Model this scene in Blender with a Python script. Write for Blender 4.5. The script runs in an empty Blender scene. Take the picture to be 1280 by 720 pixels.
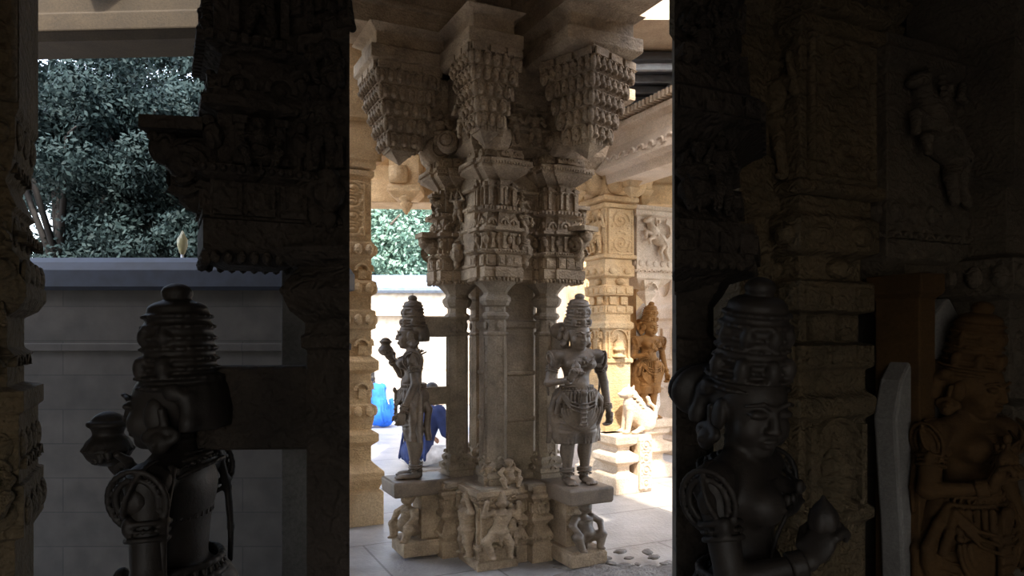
import bpy, math, random
import numpy as np
from mathutils import Vector, Matrix

random.seed(7)
R = math.radians
SC = bpy.context.scene
COL = SC.collection
F = 900.0            # focal length in pixels of the 1280 px wide frame
EYE = 1.5            # eye height
HORIZON = 420.0      # horizon row
YAW = R(26)          # the temple grid is turned by this much against the view

# ------------------------------------------------------------------ camera
cam_d = bpy.data.cameras.new('camera'); cam = bpy.data.objects.new('camera', cam_d); COL.objects.link(cam)
cam.location = (0, 0, EYE); cam.rotation_euler = (R(90), 0, 0)
cam_d.sensor_width = 36; cam_d.lens = 36 * F / 1280; cam_d.shift_y = (HORIZON - 360) / 1280
cam_d.clip_start = 0.05; cam_d.clip_end = 300
SC.camera = cam

# ------------------------------------------------------------------ world, sun, exposure
SC.view_settings.view_transform = 'Standard'; SC.view_settings.look = 'None'
SC.view_settings.gamma = 1; SC.view_settings.use_curve_mapping = False
SC.view_settings.exposure = 1.05
w = bpy.data.worlds.new('world'); SC.world = w; w.use_nodes = True
nt = w.node_tree; bg = nt.nodes['Background']
sky = nt.nodes.new('ShaderNodeTexSky'); sky.sky_type = 'NISHITA'; sky.sun_disc = False
sky.sun_elevation = R(50); sky.sun_rotation = R(180); sky.air_density = 1.0; sky.dust_density = 2.5
hs = nt.nodes.new('ShaderNodeHueSaturation'); hs.inputs['Saturation'].default_value = .62; nt.links.new(sky.outputs[0], hs.inputs['Color']); nt.links.new(hs.outputs[0], bg.inputs[0]); bg.inputs[1].default_value = 0.66
sun_d = bpy.data.lights.new('sun', 'SUN'); sun = bpy.data.objects.new('sun', sun_d); COL.objects.link(sun)
sun_d.energy = 5.0; sun_d.color = (1.0, 0.93, 0.82); sun_d.angle = R(1.2)
SUNV = Vector((0.02, -0.6, 0.8))
sun.rotation_euler = SUNV.to_track_quat('Z', 'Y').to_euler()

# ------------------------------------------------------------------ helpers
def at(px, py, Y):
    return Vector(((px - 640) * Y / F, Y, EYE - (py - HORIZON) * Y / F))

def link(o, parent=None):
    COL.objects.link(o)
    if parent is not None: o.parent = parent
    return o

def empty(name, label, cat, loc=(0, 0, 0), rz=0, group=None):
    o = bpy.data.objects.new(name, None); o.location = loc; o.rotation_euler = (0, 0, rz)
    o.empty_display_size = .1
    o['label'] = label; o['category'] = cat
    if group: o['group'] = group
    return link(o)

def tag(o, label, cat, group=None, kind=None):
    if label: o['label'] = label
    if cat: o['category'] = cat
    if group: o['group'] = group
    if kind: o['kind'] = kind
    return o

def obj(name, me, mat=None, parent=None, loc=(0, 0, 0), rz=0, bevel=0, label=None, scale=None):
    o = bpy.data.objects.new(name, me); o.location = loc; o.rotation_euler = (0, 0, rz)
    if scale: o.scale = scale
    if mat is not None:
        if not me.materials: me.materials.append(mat)
        elif me.materials[0] != mat:
            me = me.copy(); me.materials[0] = mat; o.data = me
    if bevel:
        m = o.modifiers.new('bevel', 'BEVEL'); m.width = bevel; m.segments = 2; m.limit_method = 'ANGLE'; m.angle_limit = R(35)
    if label: o['label'] = label
    return link(o, parent)

class MB:
    """collects plain shapes into one mesh"""
    def __init__(s): s.v = []; s.f = []; s.sm = []
    def add(s, vs, fs, smooth=False, M=None):
        n = len(s.v)
        if M is not None: vs = [M @ Vector(p) for p in vs]
        s.v += [tuple(p) for p in vs]; s.f += [tuple(i + n for i in f) for f in fs]; s.sm += [smooth] * len(fs)
    def box(s, c, h, rz=0, M=None, taper=1.0):
        A = Matrix.Translation(c) @ Matrix.Rotation(rz, 4, 'Z')
        if M is not None: A = M @ A
        vs = [(x * h[0] * (taper if z > 0 else 1), y * h[1] * (taper if z > 0 else 1), z * h[2]) for z in (-1, 1) for y in (-1, 1) for x in (-1, 1)]
        s.add(vs, [(0, 2, 3, 1), (4, 5, 7, 6), (0, 1, 5, 4), (2, 6, 7, 3), (0, 4, 6, 2), (1, 3, 7, 5)], False, A)
    def ell(s, c, r, M=None, n=10, m=6, rz=0):
        A = Matrix.Translation(c) @ Matrix.Rotation(rz, 4, 'Z')
        if M is not None: A = M @ A
        vs = [(0, 0, -r[2])]
        for j in range(1, m):
            t = math.pi * j / m - math.pi / 2
            for i in range(n):
                a = 2 * math.pi * i / n
                vs.append((math.cos(a) * math.cos(t) * r[0], math.sin(a) * math.cos(t) * r[1], math.sin(t) * r[2]))
        vs.append((0, 0, r[2])); L = len(vs) - 1; fs = []
        for i in range(n):
            fs.append((0, 1 + (i + 1) % n, 1 + i)); fs.append((L, L - n + i, L - n + (i + 1) % n))
            for j in range(m - 2):
                a = 1 + j * n; fs.append((a + i, a + (i + 1) % n, a + n + (i + 1) % n, a + n + i))
        s.add(vs, fs, True, A)
    def lathe(s, prof, n=20, M=None, smooth=True):
        vs = []; fs = []
        for r, z in prof:
            for i in range(n):
                a = 2 * math.pi * i / n; vs.append((r * math.cos(a), r * math.sin(a), z))
        for j in range(len(prof) - 1):
            for i in range(n):
                a = j * n; fs.append((a + i, a + (i + 1) % n, a + n + (i + 1) % n, a + n + i))
        fs.append(tuple(range(n - 1, -1, -1))); fs.append(tuple(range((len(prof) - 1) * n, len(prof) * n)))
        s.add(vs, fs, smooth, M)
    def arc(s, M, r, t, a0=0.0, a1=math.pi, n=9, dep=None):
        """arch ring standing in the local XZ plane, bulging to -Y"""
        dep = dep or t
        vs = []; fs = []
        for i in range(n + 1):
            a = a0 + (a1 - a0) * i / n
            for rr, yy in ((r - t, 0), (r - t * .6, -dep), (r + t * .6, -dep), (r + t, 0)):
                vs.append((rr * math.cos(a), yy, rr * math.sin(a)))
        for i in range(n):
            b = i * 4
            for k in range(3): fs.append((b + k, b + 4 + k, b + 5 + k, b + 1 + k))
        fs.append((3, 2, 1, 0)); fs.append((n * 4, n * 4 + 1, n * 4 + 2, n * 4 + 3))
        s.add(vs, fs, False, M)
    def tube(s, pts, rad, n=8, M=None):
        pts = [Vector(p) for p in pts]; vs = []; fs = []
        if not isinstance(rad, (list, tuple)): rad = [rad] * len(pts)
        for i, p in enumerate(pts):
            d = (pts[min(i + 1, len(pts) - 1)] - pts[max(i - 1, 0)]).normalized()
            q = d.to_track_quat('Z', 'Y')
            for k in range(n):
                a = 2 * math.pi * k / n; vs.append(p + q @ Vector((rad[i] * math.cos(a), rad[i] * math.sin(a), 0)))
        for i in range(len(pts) - 1):
            for k in range(n):
                b = i * n; fs.append((b + k, b + (k + 1) % n, b + n + (k + 1) % n, b + n + k))
        fs.append(tuple(range(n - 1, -1, -1))); fs.append(tuple(range((len(pts) - 1) * n, len(pts) * n)))
        s.add(vs, fs, True, M)
    def mould(s, plan, prof, wts=None, M=None):
        """stack of offsets of a closed counter-clockwise plan; wts = how far each edge follows the offset"""
        rings = [offs(plan, o, wts) for o, z in prof]; n = len(plan)
        vs = [(p[0], p[1], z) for r, (o, z) in zip(rings, prof) for p in r]
        fs = []
        for j in range(len(prof) - 1):
            for i in range(n):
                a = j * n; fs.append((a + i, a + (i + 1) % n, a + n + (i + 1) % n, a + n + i))
        fs.append(tuple(range(n - 1, -1, -1))); fs.append(tuple(range((len(prof) - 1) * n, len(prof) * n)))
        s.add(vs, fs, False, M)
    def sweep(s, prof, length, M=None):
        """profile (y, z) swept along local x"""
        n = len(prof); vs = [(x, p[0], p[1]) for x in (0, length) for p in prof]
        fs = [(i, (i + 1) % n, n + (i + 1) % n, n + i) for i in range(n)] + [tuple(range(n - 1, -1, -1)), tuple(range(n, 2 * n))]
        s.add(vs, fs, False, M)
    def mesh(s, name):
        me = bpy.data.meshes.new(name); me.from_pydata(s.v, [], s.f)
        me.polygons.foreach_set('use_smooth', s.sm); me.update()
        return me
    def build(s, name, mat, parent=None, **kw): return obj(name, s.mesh(name), mat, parent, **kw)

def offs(plan, d, wts=None):
    n = len(plan); out = []
    for i in range(n):
        p0, p1, p2 = Vector(plan[i - 1]), Vector(plan[i]), Vector(plan[(i + 1) % n])
        e1 = (p1 - p0).normalized(); e2 = (p2 - p1).normalized()
        n1 = Vector((e1.y, -e1.x)); n2 = Vector((e2.y, -e2.x))
        d1 = d * (wts[i - 1] if wts else 1); d2 = d * (wts[i] if wts else 1)
        det = n1.x * n2.y - n1.y * n2.x
        if abs(det) < 1e-4: out.append(p1 + n1 * d1); continue
        out.append(p1 + Vector(((d1 * n2.y - d2 * n1.y) / det, (n1.x * d2 - n2.x * d1) / det)))
    return out

def edges(plan, d=0, wts=None, skip=()):
    """frames on every edge: (matrix with x along, -y outward, z up at the edge start, length)"""
    q = offs(plan, d, wts); n = len(q)
    for i in range(n):
        if i in skip: continue
        a, b = q[i], q[(i + 1) % n]; t = (b - a); L = t.length
        if L < .03: continue
        t.normalize(); o = Vector((t.y, -t.x))
        yield Matrix(((t.x, -o.x, 0, a.x), (t.y, -o.y, 0, a.y), (0, 0, 1, 0), (0, 0, 0, 1))), L

def row(plan, d, z, step, fn, wts=None, skip=()):
    for M, L in edges(plan, d, wts, skip):
        k = max(1, round(L / step)); s = L / k
        for i in range(k): fn(M @ Matrix.Translation(((i + .5) * s, 0, z)), s)

def rect(x0, x1, y0, y1): return [(x0, y0), (x1, y0), (x1, y1), (x0, y1)]
def stepped(x0, x1, y0, y1, p=.022, f=.26):
    a, b_ = x0 + (x1 - x0) * f, x1 - (x1 - x0) * f; c, d = y0 + (y1 - y0) * f, y1 - (y1 - y0) * f
    return [(x0, y0), (a, y0), (a, y0 - p), (b_, y0 - p), (b_, y0), (x1, y0), (x1, c), (x1 + p, c), (x1 + p, d), (x1, d), (x1, y1), (b_, y1), (b_, y1 + p), (a, y1 + p), (a, y1), (x0, y1), (x0, d), (x0 - p, d), (x0 - p, c), (x0, c)]
def chamf(cx, cy, h, c): # chamfered square
    return [(cx - h + c, cy - h), (cx + h - c, cy - h), (cx + h, cy - h + c), (cx + h, cy + h - c), (cx + h - c, cy + h), (cx - h + c, cy + h), (cx - h, cy + h - c), (cx - h, cy - h + c)]

# ------------------------------------------------------------------ sculpting with blended solids
class Sculpt:
    def __init__(s, lo, hi, vox):
        s.lo = np.array(lo, np.float32); s.vox = vox
        s.n = np.ceil((np.array(hi) - np.array(lo)) / vox).astype(int) + 1
        s.F = np.full(s.n, 9.0, np.float32)
        s.ax = [s.lo[i] + np.arange(s.n[i], dtype=np.float32) * vox for i in range(3)]
    def _w(s, lo, hi):
        sl = []; 
        for i in range(3):
            a = max(0, int((lo[i] - s.lo[i]) / s.vox) - 1); b = min(s.n[i], int((hi[i] - s.lo[i]) / s.vox) + 3)
            if b <= a: return None, None
            sl.append(slice(a, b))
        X, Y, Z = np.meshgrid(s.ax[0][sl[0]], s.ax[1][sl[1]], s.ax[2][sl[2]], indexing='ij', sparse=True)
        return tuple(sl), (X, Y, Z)
    def _mix(s, sl, d, k, sub):
        f = s.F[sl]
        if sub:
            h = np.maximum(k - np.abs(-d - f), 0) / k; s.F[sl] = np.maximum(f, -d) + h * h * k * .25
        else:
            h = np.maximum(k - np.abs(f - d), 0) / k; s.F[sl] = np.minimum(f, d) - h * h * k * .25
    def ell(s, c, r, k=.01, rot=None, sub=False):
        c = np.array(c, float); r = np.array(r, float); m = (max(r) if rot is not None else r) + k + .012
        sl, P = s._w(c - m, c + m)
        if sl is None: return
        X, Y, Z = P[0] - c[0], P[1] - c[1], P[2] - c[2]
        if rot is not None:
            Q = np.array(rot.transposed()); X, Y, Z = (Q[i][0] * X + Q[i][1] * Y + Q[i][2] * Z for i in range(3))
        k0 = np.sqrt((X / r[0]) ** 2 + (Y / r[1]) ** 2 + (Z / r[2]) ** 2) + 1e-6
        k1 = np.sqrt((X / r[0] ** 2) ** 2 + (Y / r[1] ** 2) ** 2 + (Z / r[2] ** 2) ** 2) + 1e-6
        s._mix(sl, (k0 * (k0 - 1) / k1).astype(np.float32), k, sub)
    def cap(s, a, b, ra, rb, k=.01, sub=False):
        a = np.array(a, float); b = np.array(b, float); m = max(ra, rb) + k + .012
        sl, P = s._w(np.minimum(a, b) - m, np.maximum(a, b) + m)
        if sl is None: return
        X, Y, Z = P[0] - a[0], P[1] - a[1], P[2] - a[2]; d = b - a; L = float(d @ d) + 1e-9
        t = np.clip((X * d[0] + Y * d[1] + Z * d[2]) / L, 0, 1)
        q = np.sqrt((X - t * d[0]) ** 2 + (Y - t * d[1]) ** 2 + (Z - t * d[2]) ** 2) - (ra + (rb - ra) * t)
        s._mix(sl, q.astype(np.float32), k, sub)
    def path(s, pts, r, k=.008, r1=None):
        n = len(pts) - 1; r1 = r if r1 is None else r1
        for i in range(n): s.cap(pts[i], pts[i + 1], r + (r1 - r) * i / n, r + (r1 - r) * (i + 1) / n, k)
    def box(s, c, h, rnd=.005, k=.006, rot=None, sub=False):
        c = np.array(c, float); h = np.array(h, float); m = (np.linalg.norm(h) if rot is not None else h) + k + .012
        sl, P = s._w(c - m, c + m)
        if sl is None: return
        X, Y, Z = P[0] - c[0], P[1] - c[1], P[2] - c[2]
        if rot is not None:
            Q = np.array(rot.transposed()); X, Y, Z = (Q[i][0] * X + Q[i][1] * Y + Q[i][2] * Z for i in range(3))
        a, b, e = np.abs(X) - h[0] + rnd, np.abs(Y) - h[1] + rnd, np.abs(Z) - h[2] + rnd
        d = np.sqrt(np.maximum(a, 0) ** 2 + np.maximum(b, 0) ** 2 + np.maximum(e, 0) ** 2) + np.minimum(np.maximum(a, np.maximum(b, e)), 0) - rnd
        s._mix(sl, (d + X * 0 + Y * 0 + Z * 0).astype(np.float32), k, sub)
    def ring(s, c, rx, ry, r, k=.004, rot=None, beads=0, half=None, zr=1.0):
        """elliptic ring from short pieces; beads = number of round beads along it"""
        n = beads or 28; pts = []
        for i in range(n + 1):
            a = 2 * math.pi * i / n if half is None else half[0] + (half[1] - half[0]) * i / n
            p = Vector((rx * math.cos(a), ry * math.sin(a), 0))
            if rot is not None: p = rot @ p
            pts.append(np.array(c, float) + np.array(p))
        for i in range(n):
            if beads: s.ell(pts[i], (r, r, r * zr), k)
            else: s.cap(pts[i], pts[i + 1], r, r, k)
    def mesh(s, name):
        Fd = s.F; ins = Fd < 0; nx, ny, nz = Fd.shape
        Fd[[0, -1]] = np.maximum(Fd[[0, -1]], .001); Fd[:, [0, -1]] = np.maximum(Fd[:, [0, -1]], .001); Fd[:, :, [0, -1]] = np.maximum(Fd[:, :, [0, -1]], .001)
        ins = Fd < 0
        cs = (nx - 1, ny - 1, nz - 1); cnt = np.zeros(cs, np.int8)
        for i in (0, 1):
            for j in (0, 1):
                for k in (0, 1): cnt += ins[i:nx - 1 + i, j:ny - 1 + j, k:nz - 1 + k]
        act = (cnt > 0) & (cnt < 8); ii = np.argwhere(act); idx = -np.ones(cs, np.int64); idx[act] = np.arange(len(ii))
        acc = np.zeros((len(ii), 3)); num = np.zeros(len(ii))
        for d in range(3):
            o = [e for e in range(3) if e != d]
            for p in (0, 1):
                for q in (0, 1):
                    A = ii.copy(); A[:, o[0]] += p; A[:, o[1]] += q; B = A.copy(); B[:, d] += 1
                    fa = Fd[A[:, 0], A[:, 1], A[:, 2]]; fb = Fd[B[:, 0], B[:, 1], B[:, 2]]
                    m = (fa < 0) != (fb < 0); t = np.zeros(len(ii)); t[m] = fa[m] / (fa[m] - fb[m])
                    P = A.astype(float); P[:, d] += t; acc[m] += P[m]; num[m] += 1
        V = s.lo + (acc / num[:, None]) * s.vox
        quads = []
        for d in range(3):
            o = [(d + 1) % 3, (d + 2) % 3]
            sa = [slice(None)] * 3; sb = [slice(None)] * 3; sa[d] = slice(0, -1); sb[d] = slice(1, None)
            a = ins[tuple(sa)]; b = ins[tuple(sb)]; E = np.argwhere(a != b)
            E = E[(E[:, o[0]] > 0) & (E[:, o[1]] > 0) & (E[:, o[0]] < Fd.shape[o[0]] - 1) & (E[:, o[1]] < Fd.shape[o[1]] - 1)]
            c = []
            for u, v in ((0, 0), (-1, 0), (-1, -1), (0, -1)):
                Q = E.copy(); Q[:, o[0]] += u; Q[:, o[1]] += v; c.append(idx[Q[:, 0], Q[:, 1], Q[:, 2]])
            c = np.stack(c, 1); fl = ~a[E[:, 0], E[:, 1], E[:, 2]]; c[fl] = c[fl][:, ::-1]; quads.append(c)
        Q = np.concatenate(quads); Q = Q[(Q >= 0).all(1)]
        me = bpy.data.meshes.new(name)
        me.vertices.add(len(V)); me.vertices.foreach_set('co', V.astype(np.float32).ravel())
        me.loops.add(Q.size); me.loops.foreach_set('vertex_index', Q.astype(np.int32).ravel())
        me.polygons.add(len(Q)); me.polygons.foreach_set('loop_start', np.arange(0, Q.size, 4, dtype=np.int32))
        me.polygons.foreach_set('use_smooth', np.ones(len(Q), bool)); me.update(calc_edges=True); me.validate()
        return me

# ------------------------------------------------------------------ materials
def nodes(name):
    m = bpy.data.materials.new(name); m.use_nodes = True; t = m.node_tree
    return m, t, t.nodes['Principled BSDF'], lambda n: t.nodes.new(n), t.links.new

def stone(name, c1, c2, c3=None, scale=1.0, rough=.85, bump=.6, coarse=1.0, carve=0.0, spec=.3, amt3=.5):
    m, t, P, N, L = nodes(name)
    tc = N('ShaderNodeTexCoord')
    mp = N('ShaderNodeMapping'); mp.inputs['Scale'].default_value = (scale,) * 3; L(tc.outputs['Object'], mp.inputs[0])
    n1 = N('ShaderNodeTexNoise'); n1.inputs['Scale'].default_value = 5; n1.inputs['Detail'].default_value = 8; n1.inputs['Roughness'].default_value = .65; L(mp.outputs[0], n1.inputs[0])
    n2 = N('ShaderNodeTexNoise'); n2.inputs['Scale'].default_value = 90 * coarse; n2.inputs['Detail'].default_value = 4; n2.inputs['Roughness'].default_value = .7; L(mp.outputs[0], n2.inputs[0])
    r1 = N('ShaderNodeValToRGB'); r1.color_ramp.elements[0].position = .32; r1.color_ramp.elements[1].position = .68
    r1.color_ramp.elements[0].color = (*c2, 1); r1.color_ramp.elements[1].color = (*c1, 1); L(n1.outputs[0], r1.inputs[0])
    last = r1.outputs[0]
    if c3:
        n3 = N('ShaderNodeTexNoise'); n3.inputs['Scale'].default_value = 2.2; n3.inputs['Detail'].default_value = 6; L(mp.outputs[0], n3.inputs[0])
        r3 = N('ShaderNodeMapRange'); r3.inputs[1].default_value = .48; r3.inputs[2].default_value = .62; r3.inputs[4].default_value = amt3; L(n3.outputs[0], r3.inputs[0])
        mx = N('ShaderNodeMix'); mx.data_type = 'RGBA'; L(r3.outputs[0], mx.inputs[0]); L(last, mx.inputs[6]); mx.inputs[7].default_value = (*c3, 1); last = mx.outputs[2]
    sp = N('ShaderNodeMapRange'); sp.inputs[1].default_value = .3; sp.inputs[2].default_value = .7; sp.inputs[3].default_value = .72; sp.inputs[4].default_value = 1.22; L(n2.outputs[0], sp.inputs[0])
    mu = N('ShaderNodeVectorMath'); mu.operation = 'SCALE'; L(last, mu.inputs[0]); L(sp.outputs[0], mu.inputs['Scale']); L(mu.outputs[0], P.inputs['Base Color'])
    P.inputs['Roughness'].default_value = rough; P.inputs['Specular IOR Level'].default_value = spec
    add = N('ShaderNodeMath'); add.operation = 'MULTIPLY_ADD'; add.inputs[1].default_value = .35; L(n2.outputs[0], add.inputs[0]); L(n1.outputs[0], add.inputs[2])
    hgt = add.outputs[0]
    if carve:
        vo = N('ShaderNodeTexVoronoi'); vo.feature = 'SMOOTH_F1'; vo.inputs['Scale'].default_value = 26; L(mp.outputs[0], vo.inputs[0])
        wv = N('ShaderNodeTexWave'); wv.wave_type = 'RINGS'; wv.inputs['Scale'].default_value = 9; wv.inputs['Distortion'].default_value = 9; wv.inputs['Detail'].default_value = 2; wv.inputs['Detail Scale'].default_value = 3; L(mp.outputs[0], wv.inputs[0])
        s1 = N('ShaderNodeMath'); s1.operation = 'MULTIPLY_ADD'; s1.inputs[1].default_value = carve * .45; L(wv.outputs[0], s1.inputs[0]); L(hgt, s1.inputs[2])
        s2 = N('ShaderNodeMath'); s2.operation = 'MULTIPLY_ADD'; s2.inputs[1].default_value = -carve; L(vo.outputs[0], s2.inputs[0]); L(s1.outputs[0], s2.inputs[2]); hgt = s2.outputs[0]
    b = N('ShaderNodeBump'); b.inputs['Strength'].default_value = bump; b.inputs['Distance'].default_value = .012; L(hgt, b.inputs['Height']); L(b.outputs[0], P.inputs['Normal'])
    return m

def plain(name, c, rough=.6, metal=0.0, noise=.25, scale=14):
    m, t, P, N, L = nodes(name)
    tc = N('ShaderNodeTexCoord'); n = N('ShaderNodeTexNoise'); n.inputs['Scale'].default_value = scale; n.inputs['Detail'].default_value = 6; L(tc.outputs['Object'], n.inputs[0])
    mr = N('ShaderNodeMapRange'); mr.inputs[1].default_value = .3; mr.inputs[2].default_value = .7; mr.inputs[3].default_value = 1 - noise; mr.inputs[4].default_value = 1 + noise; L(n.outputs[0], mr.inputs[0])
    mu = N('ShaderNodeVectorMath'); mu.operation = 'SCALE'; mu.inputs[0].default_value = c; L(mr.outputs[0], mu.inputs['Scale']); L(mu.outputs[0], P.inputs['Base Color'])
    P.inputs['Roughness'].default_value = rough; P.inputs['Metallic'].default_value = metal
    return m

def courses(name, c1, c2, mortar, bw, bh, rough=.9, bump=.4, msize=.008):
    """coursed blocks; the pattern runs along object X and Z"""
    m, t, P, N, L = nodes(name)
    tc = N('ShaderNodeTexCoord'); sx = N('ShaderNodeSeparateXYZ'); L(tc.outputs['Object'], sx.inputs[0])
    cb = N('ShaderNodeCombineXYZ'); L(sx.outputs[0], cb.inputs[0]); L(sx.outputs[2], cb.inputs[1])
    br = N('ShaderNodeTexBrick'); L(cb.outputs[0], br.inputs[0]); br.inputs['Color1'].default_value = (*c1, 1); br.inputs['Color2'].default_value = (*c2, 1); br.inputs['Mortar'].default_value = (*mortar, 1)
    br.inputs['Scale'].default_value = 1; br.inputs['Brick Width'].default_value = bw; br.inputs['Row Height'].default_value = bh; br.inputs['Mortar Size'].default_value = msize
    n = N('ShaderNodeTexNoise'); n.inputs['Scale'].default_value = 7; n.inputs['Detail'].default_value = 8; L(tc.outputs['Object'], n.inputs[0])
    mr = N('ShaderNodeMapRange'); mr.inputs[1].default_value = .3; mr.inputs[2].default_value = .7; mr.inputs[3].default_value = .7; mr.inputs[4].default_value = 1.25; L(n.outputs[0], mr.inputs[0])
    mu = N('ShaderNodeVectorMath'); mu.operation = 'SCALE'; L(br.outputs[0], mu.inputs[0]); L(mr.outputs[0], mu.inputs['Scale']); L(mu.outputs[0], P.inputs['Base Color'])
    P.inputs['Roughness'].default_value = rough
    ad = N('ShaderNodeMath'); ad.operation = 'MULTIPLY_ADD'; ad.inputs[1].default_value = -1; L(br.outputs['Fac'], ad.inputs[0]); L(n.outputs[0], ad.inputs[2])
    b = N('ShaderNodeBump'); b.inputs['Strength'].default_value = bump; b.inputs['Distance'].default_value = .02; L(ad.outputs[0], b.inputs['Height']); L(b.outputs[0], P.inputs['Normal'])
    return m

M_GRAN = stone('grey_brown_granite', (.45, .33, .21), (.16, .112, .072), (.26, .19, .13), carve=.5, bump=.8)
M_SHAFT = stone('granite_shaft_stone', (.35, .275, .195), (.15, .115, .08), (.21, .165, .125), carve=.35, bump=.6)
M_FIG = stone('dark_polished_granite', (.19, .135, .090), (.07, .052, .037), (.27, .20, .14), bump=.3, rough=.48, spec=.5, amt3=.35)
M_FIG_DIM = stone('figure_stone_dimmed', (.0105, .0083, .0068), (.0042, .0035, .003), (.0135, .011, .009), bump=.28, rough=.55, spec=.10)  # near figures: side-bay gloom put into the stone colour
M_GRAN_DIM = stone('pillar_stone_dimmed', (.013, .010, .0075), (.0055, .0043, .0035), (.015, .012, .01), carve=.9, bump=.9, rough=.8, spec=.06)  # near pillars: the same gloom painted as near-black stone
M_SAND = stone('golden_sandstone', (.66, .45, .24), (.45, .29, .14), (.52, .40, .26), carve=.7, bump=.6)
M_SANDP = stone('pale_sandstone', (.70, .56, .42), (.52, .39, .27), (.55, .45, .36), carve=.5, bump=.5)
M_FIG_SHADE = stone('shade_tinted_stone', (.27, .13, .038), (.16, .075, .022), bump=.4)  # shadow on the far figure painted as brown
M_RIM_LIT = stone('sunlit_rim_stone', (.78, .72, .64), (.62, .55, .46), bump=.4)  # pale colour stands in for sunlight round the figure's edge
M_SAND_DIM = stone('dimmed_sandstone', (.044, .0315, .0175), (.022, .0165, .0093), (.031, .0245, .016), carve=.9, bump=.9, spec=.08)  # golden sandstone darkened in colour for the dim side bays
M_SANDP_DIM = stone('dimmed_pale_sandstone', (.036, .0285, .020), (.020, .016, .0118), (.027, .022, .0165), carve=.6, bump=.8, spec=.08)  # pale sandstone darkened in colour for the near piers
M_SHADE_DIM = stone('dimmed_shade_tinted_stone', (.027, .014, .0045), (.015, .008, .003), bump=.5, spec=.08)  # painted figure shadow again, darkened for the near bay
M_SHAFT_DIM = stone('dimmed_lit_shaft_stone', (.040, .039, .038), (.024, .023, .023), bump=.5, spec=.08)  # back shaft: its lit look and the bay's gloom are both painted
# ------------------------------------------------------------------ carved figures
T_ = Matrix.Translation
def rot(ax, deg): return Matrix.Rotation(R(deg), 3, ax)

def hand(S, wr, dirv, palm_n, side, size=1.0, curl=.5, k=.004):
    """palm with four unequal fingers and a thumb; dirv = towards the fingertips, palm_n = out of the palm"""
    w0 = Vector(wr); d = Vector(dirv).normalized(); n = Vector(palm_n).normalized(); n = (n - d * n.dot(d)).normalized(); x = d.cross(n) * side
    z = size
    pc = w0 + d * .036 * z
    Q = Matrix((x, n, d)).transposed()
    S.ell(pc, (.027 * z, .013 * z, .036 * z), .008, Q)
    for i, (off, ln) in enumerate(((-.021, .050), (-.007, .057), (.007, .053), (.020, .042))):
        a = w0 + d * .060 * z + x * off * z; r = .0072 * z
        c1 = R(60 * curl); b = a + (d * math.cos(c1) + n * math.sin(c1)) * ln * .45 * z
        c2 = R(150 * curl); c = b + (d * math.cos(c2) + n * math.sin(c2)) * ln * .32 * z
        c3 = R(210 * curl); e = c + (d * math.cos(c3) + n * math.sin(c3)) * ln * .25 * z
        S.cap(a, b, r * 1.1, r, .003); S.cap(b, c, r, r * .9, .003); S.cap(c, e, r * .9, r * .75, .003)
    a = w0 + d * .020 * z - x * .022 * z; b = a + (d * .6 - x * .5 + n * .5) * .034 * z; c = b + (d * .8 + n * .5) * .026 * z
    S.cap(a, b, .0105 * z, .009 * z, .006); S.cap(b, c, .009 * z, .007 * z, .003)

def head(S, c, s=1.0, R3=None):
    """face towards local -Y"""
    R3 = R3 or Matrix.Identity(3)
    def T(x, y, z): return Vector(c) + R3 @ Vector((x * s, y * s, z * s))
    def Rr(v): return tuple(q * s for q in v)
    S.ell(T(0, .008, .018), Rr((.058, .066, .066)), .012, R3)
    S.ell(T(0, -.018, -.030), Rr((.047, .044, .052)), .02, R3)
    S.ell(T(0, -.042, -.068), Rr((.020, .016, .014)), .014, R3)               # chin
    for q in (-1, 1):
        S.ell(T(q * .030, -.038, -.026), Rr((.019, .018, .022)), .014, R3)     # cheek
        S.ell(T(q * .024, -.0545, .007), Rr((.017, .010, .0085)), .003, R3)    # eye
        S.cap(T(q * .008, -.062, .006), T(q * .040, -.046, .008), .0018 * s, .0018 * s, .002)   # lid line
        S.path([T(q * .006, -.062, .020), T(q * .024, -.063, .029), T(q * .044, -.048, .022)], .0042 * s, .006)
        S.ell(T(q * .010, -.066, -.022), Rr((.0065, .008, .0055)), .005, R3)     # nostril
        S.ell(T(q * .061, .004, -.010), Rr((.010, .018, .032)), .005, R3)      # ear
    S.path([T(0, -.058, .018), T(0, -.066, -.004), T(0, -.072, -.020)], .0060 * s, .008, .0085 * s)
    S.ell(T(0, -.062, -.0425), Rr((.017, .009, .0050)), .005, R3)              # upper lip
    S.ell(T(0, -.060, -.0520), Rr((.014, .009, .0058)), .005, R3)              # lower lip
    S.cap(T(-.018, -.068, -.0470), T(.018, -.068, -.0470), .0012 * s, .0012 * s, .003, True)

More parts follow.
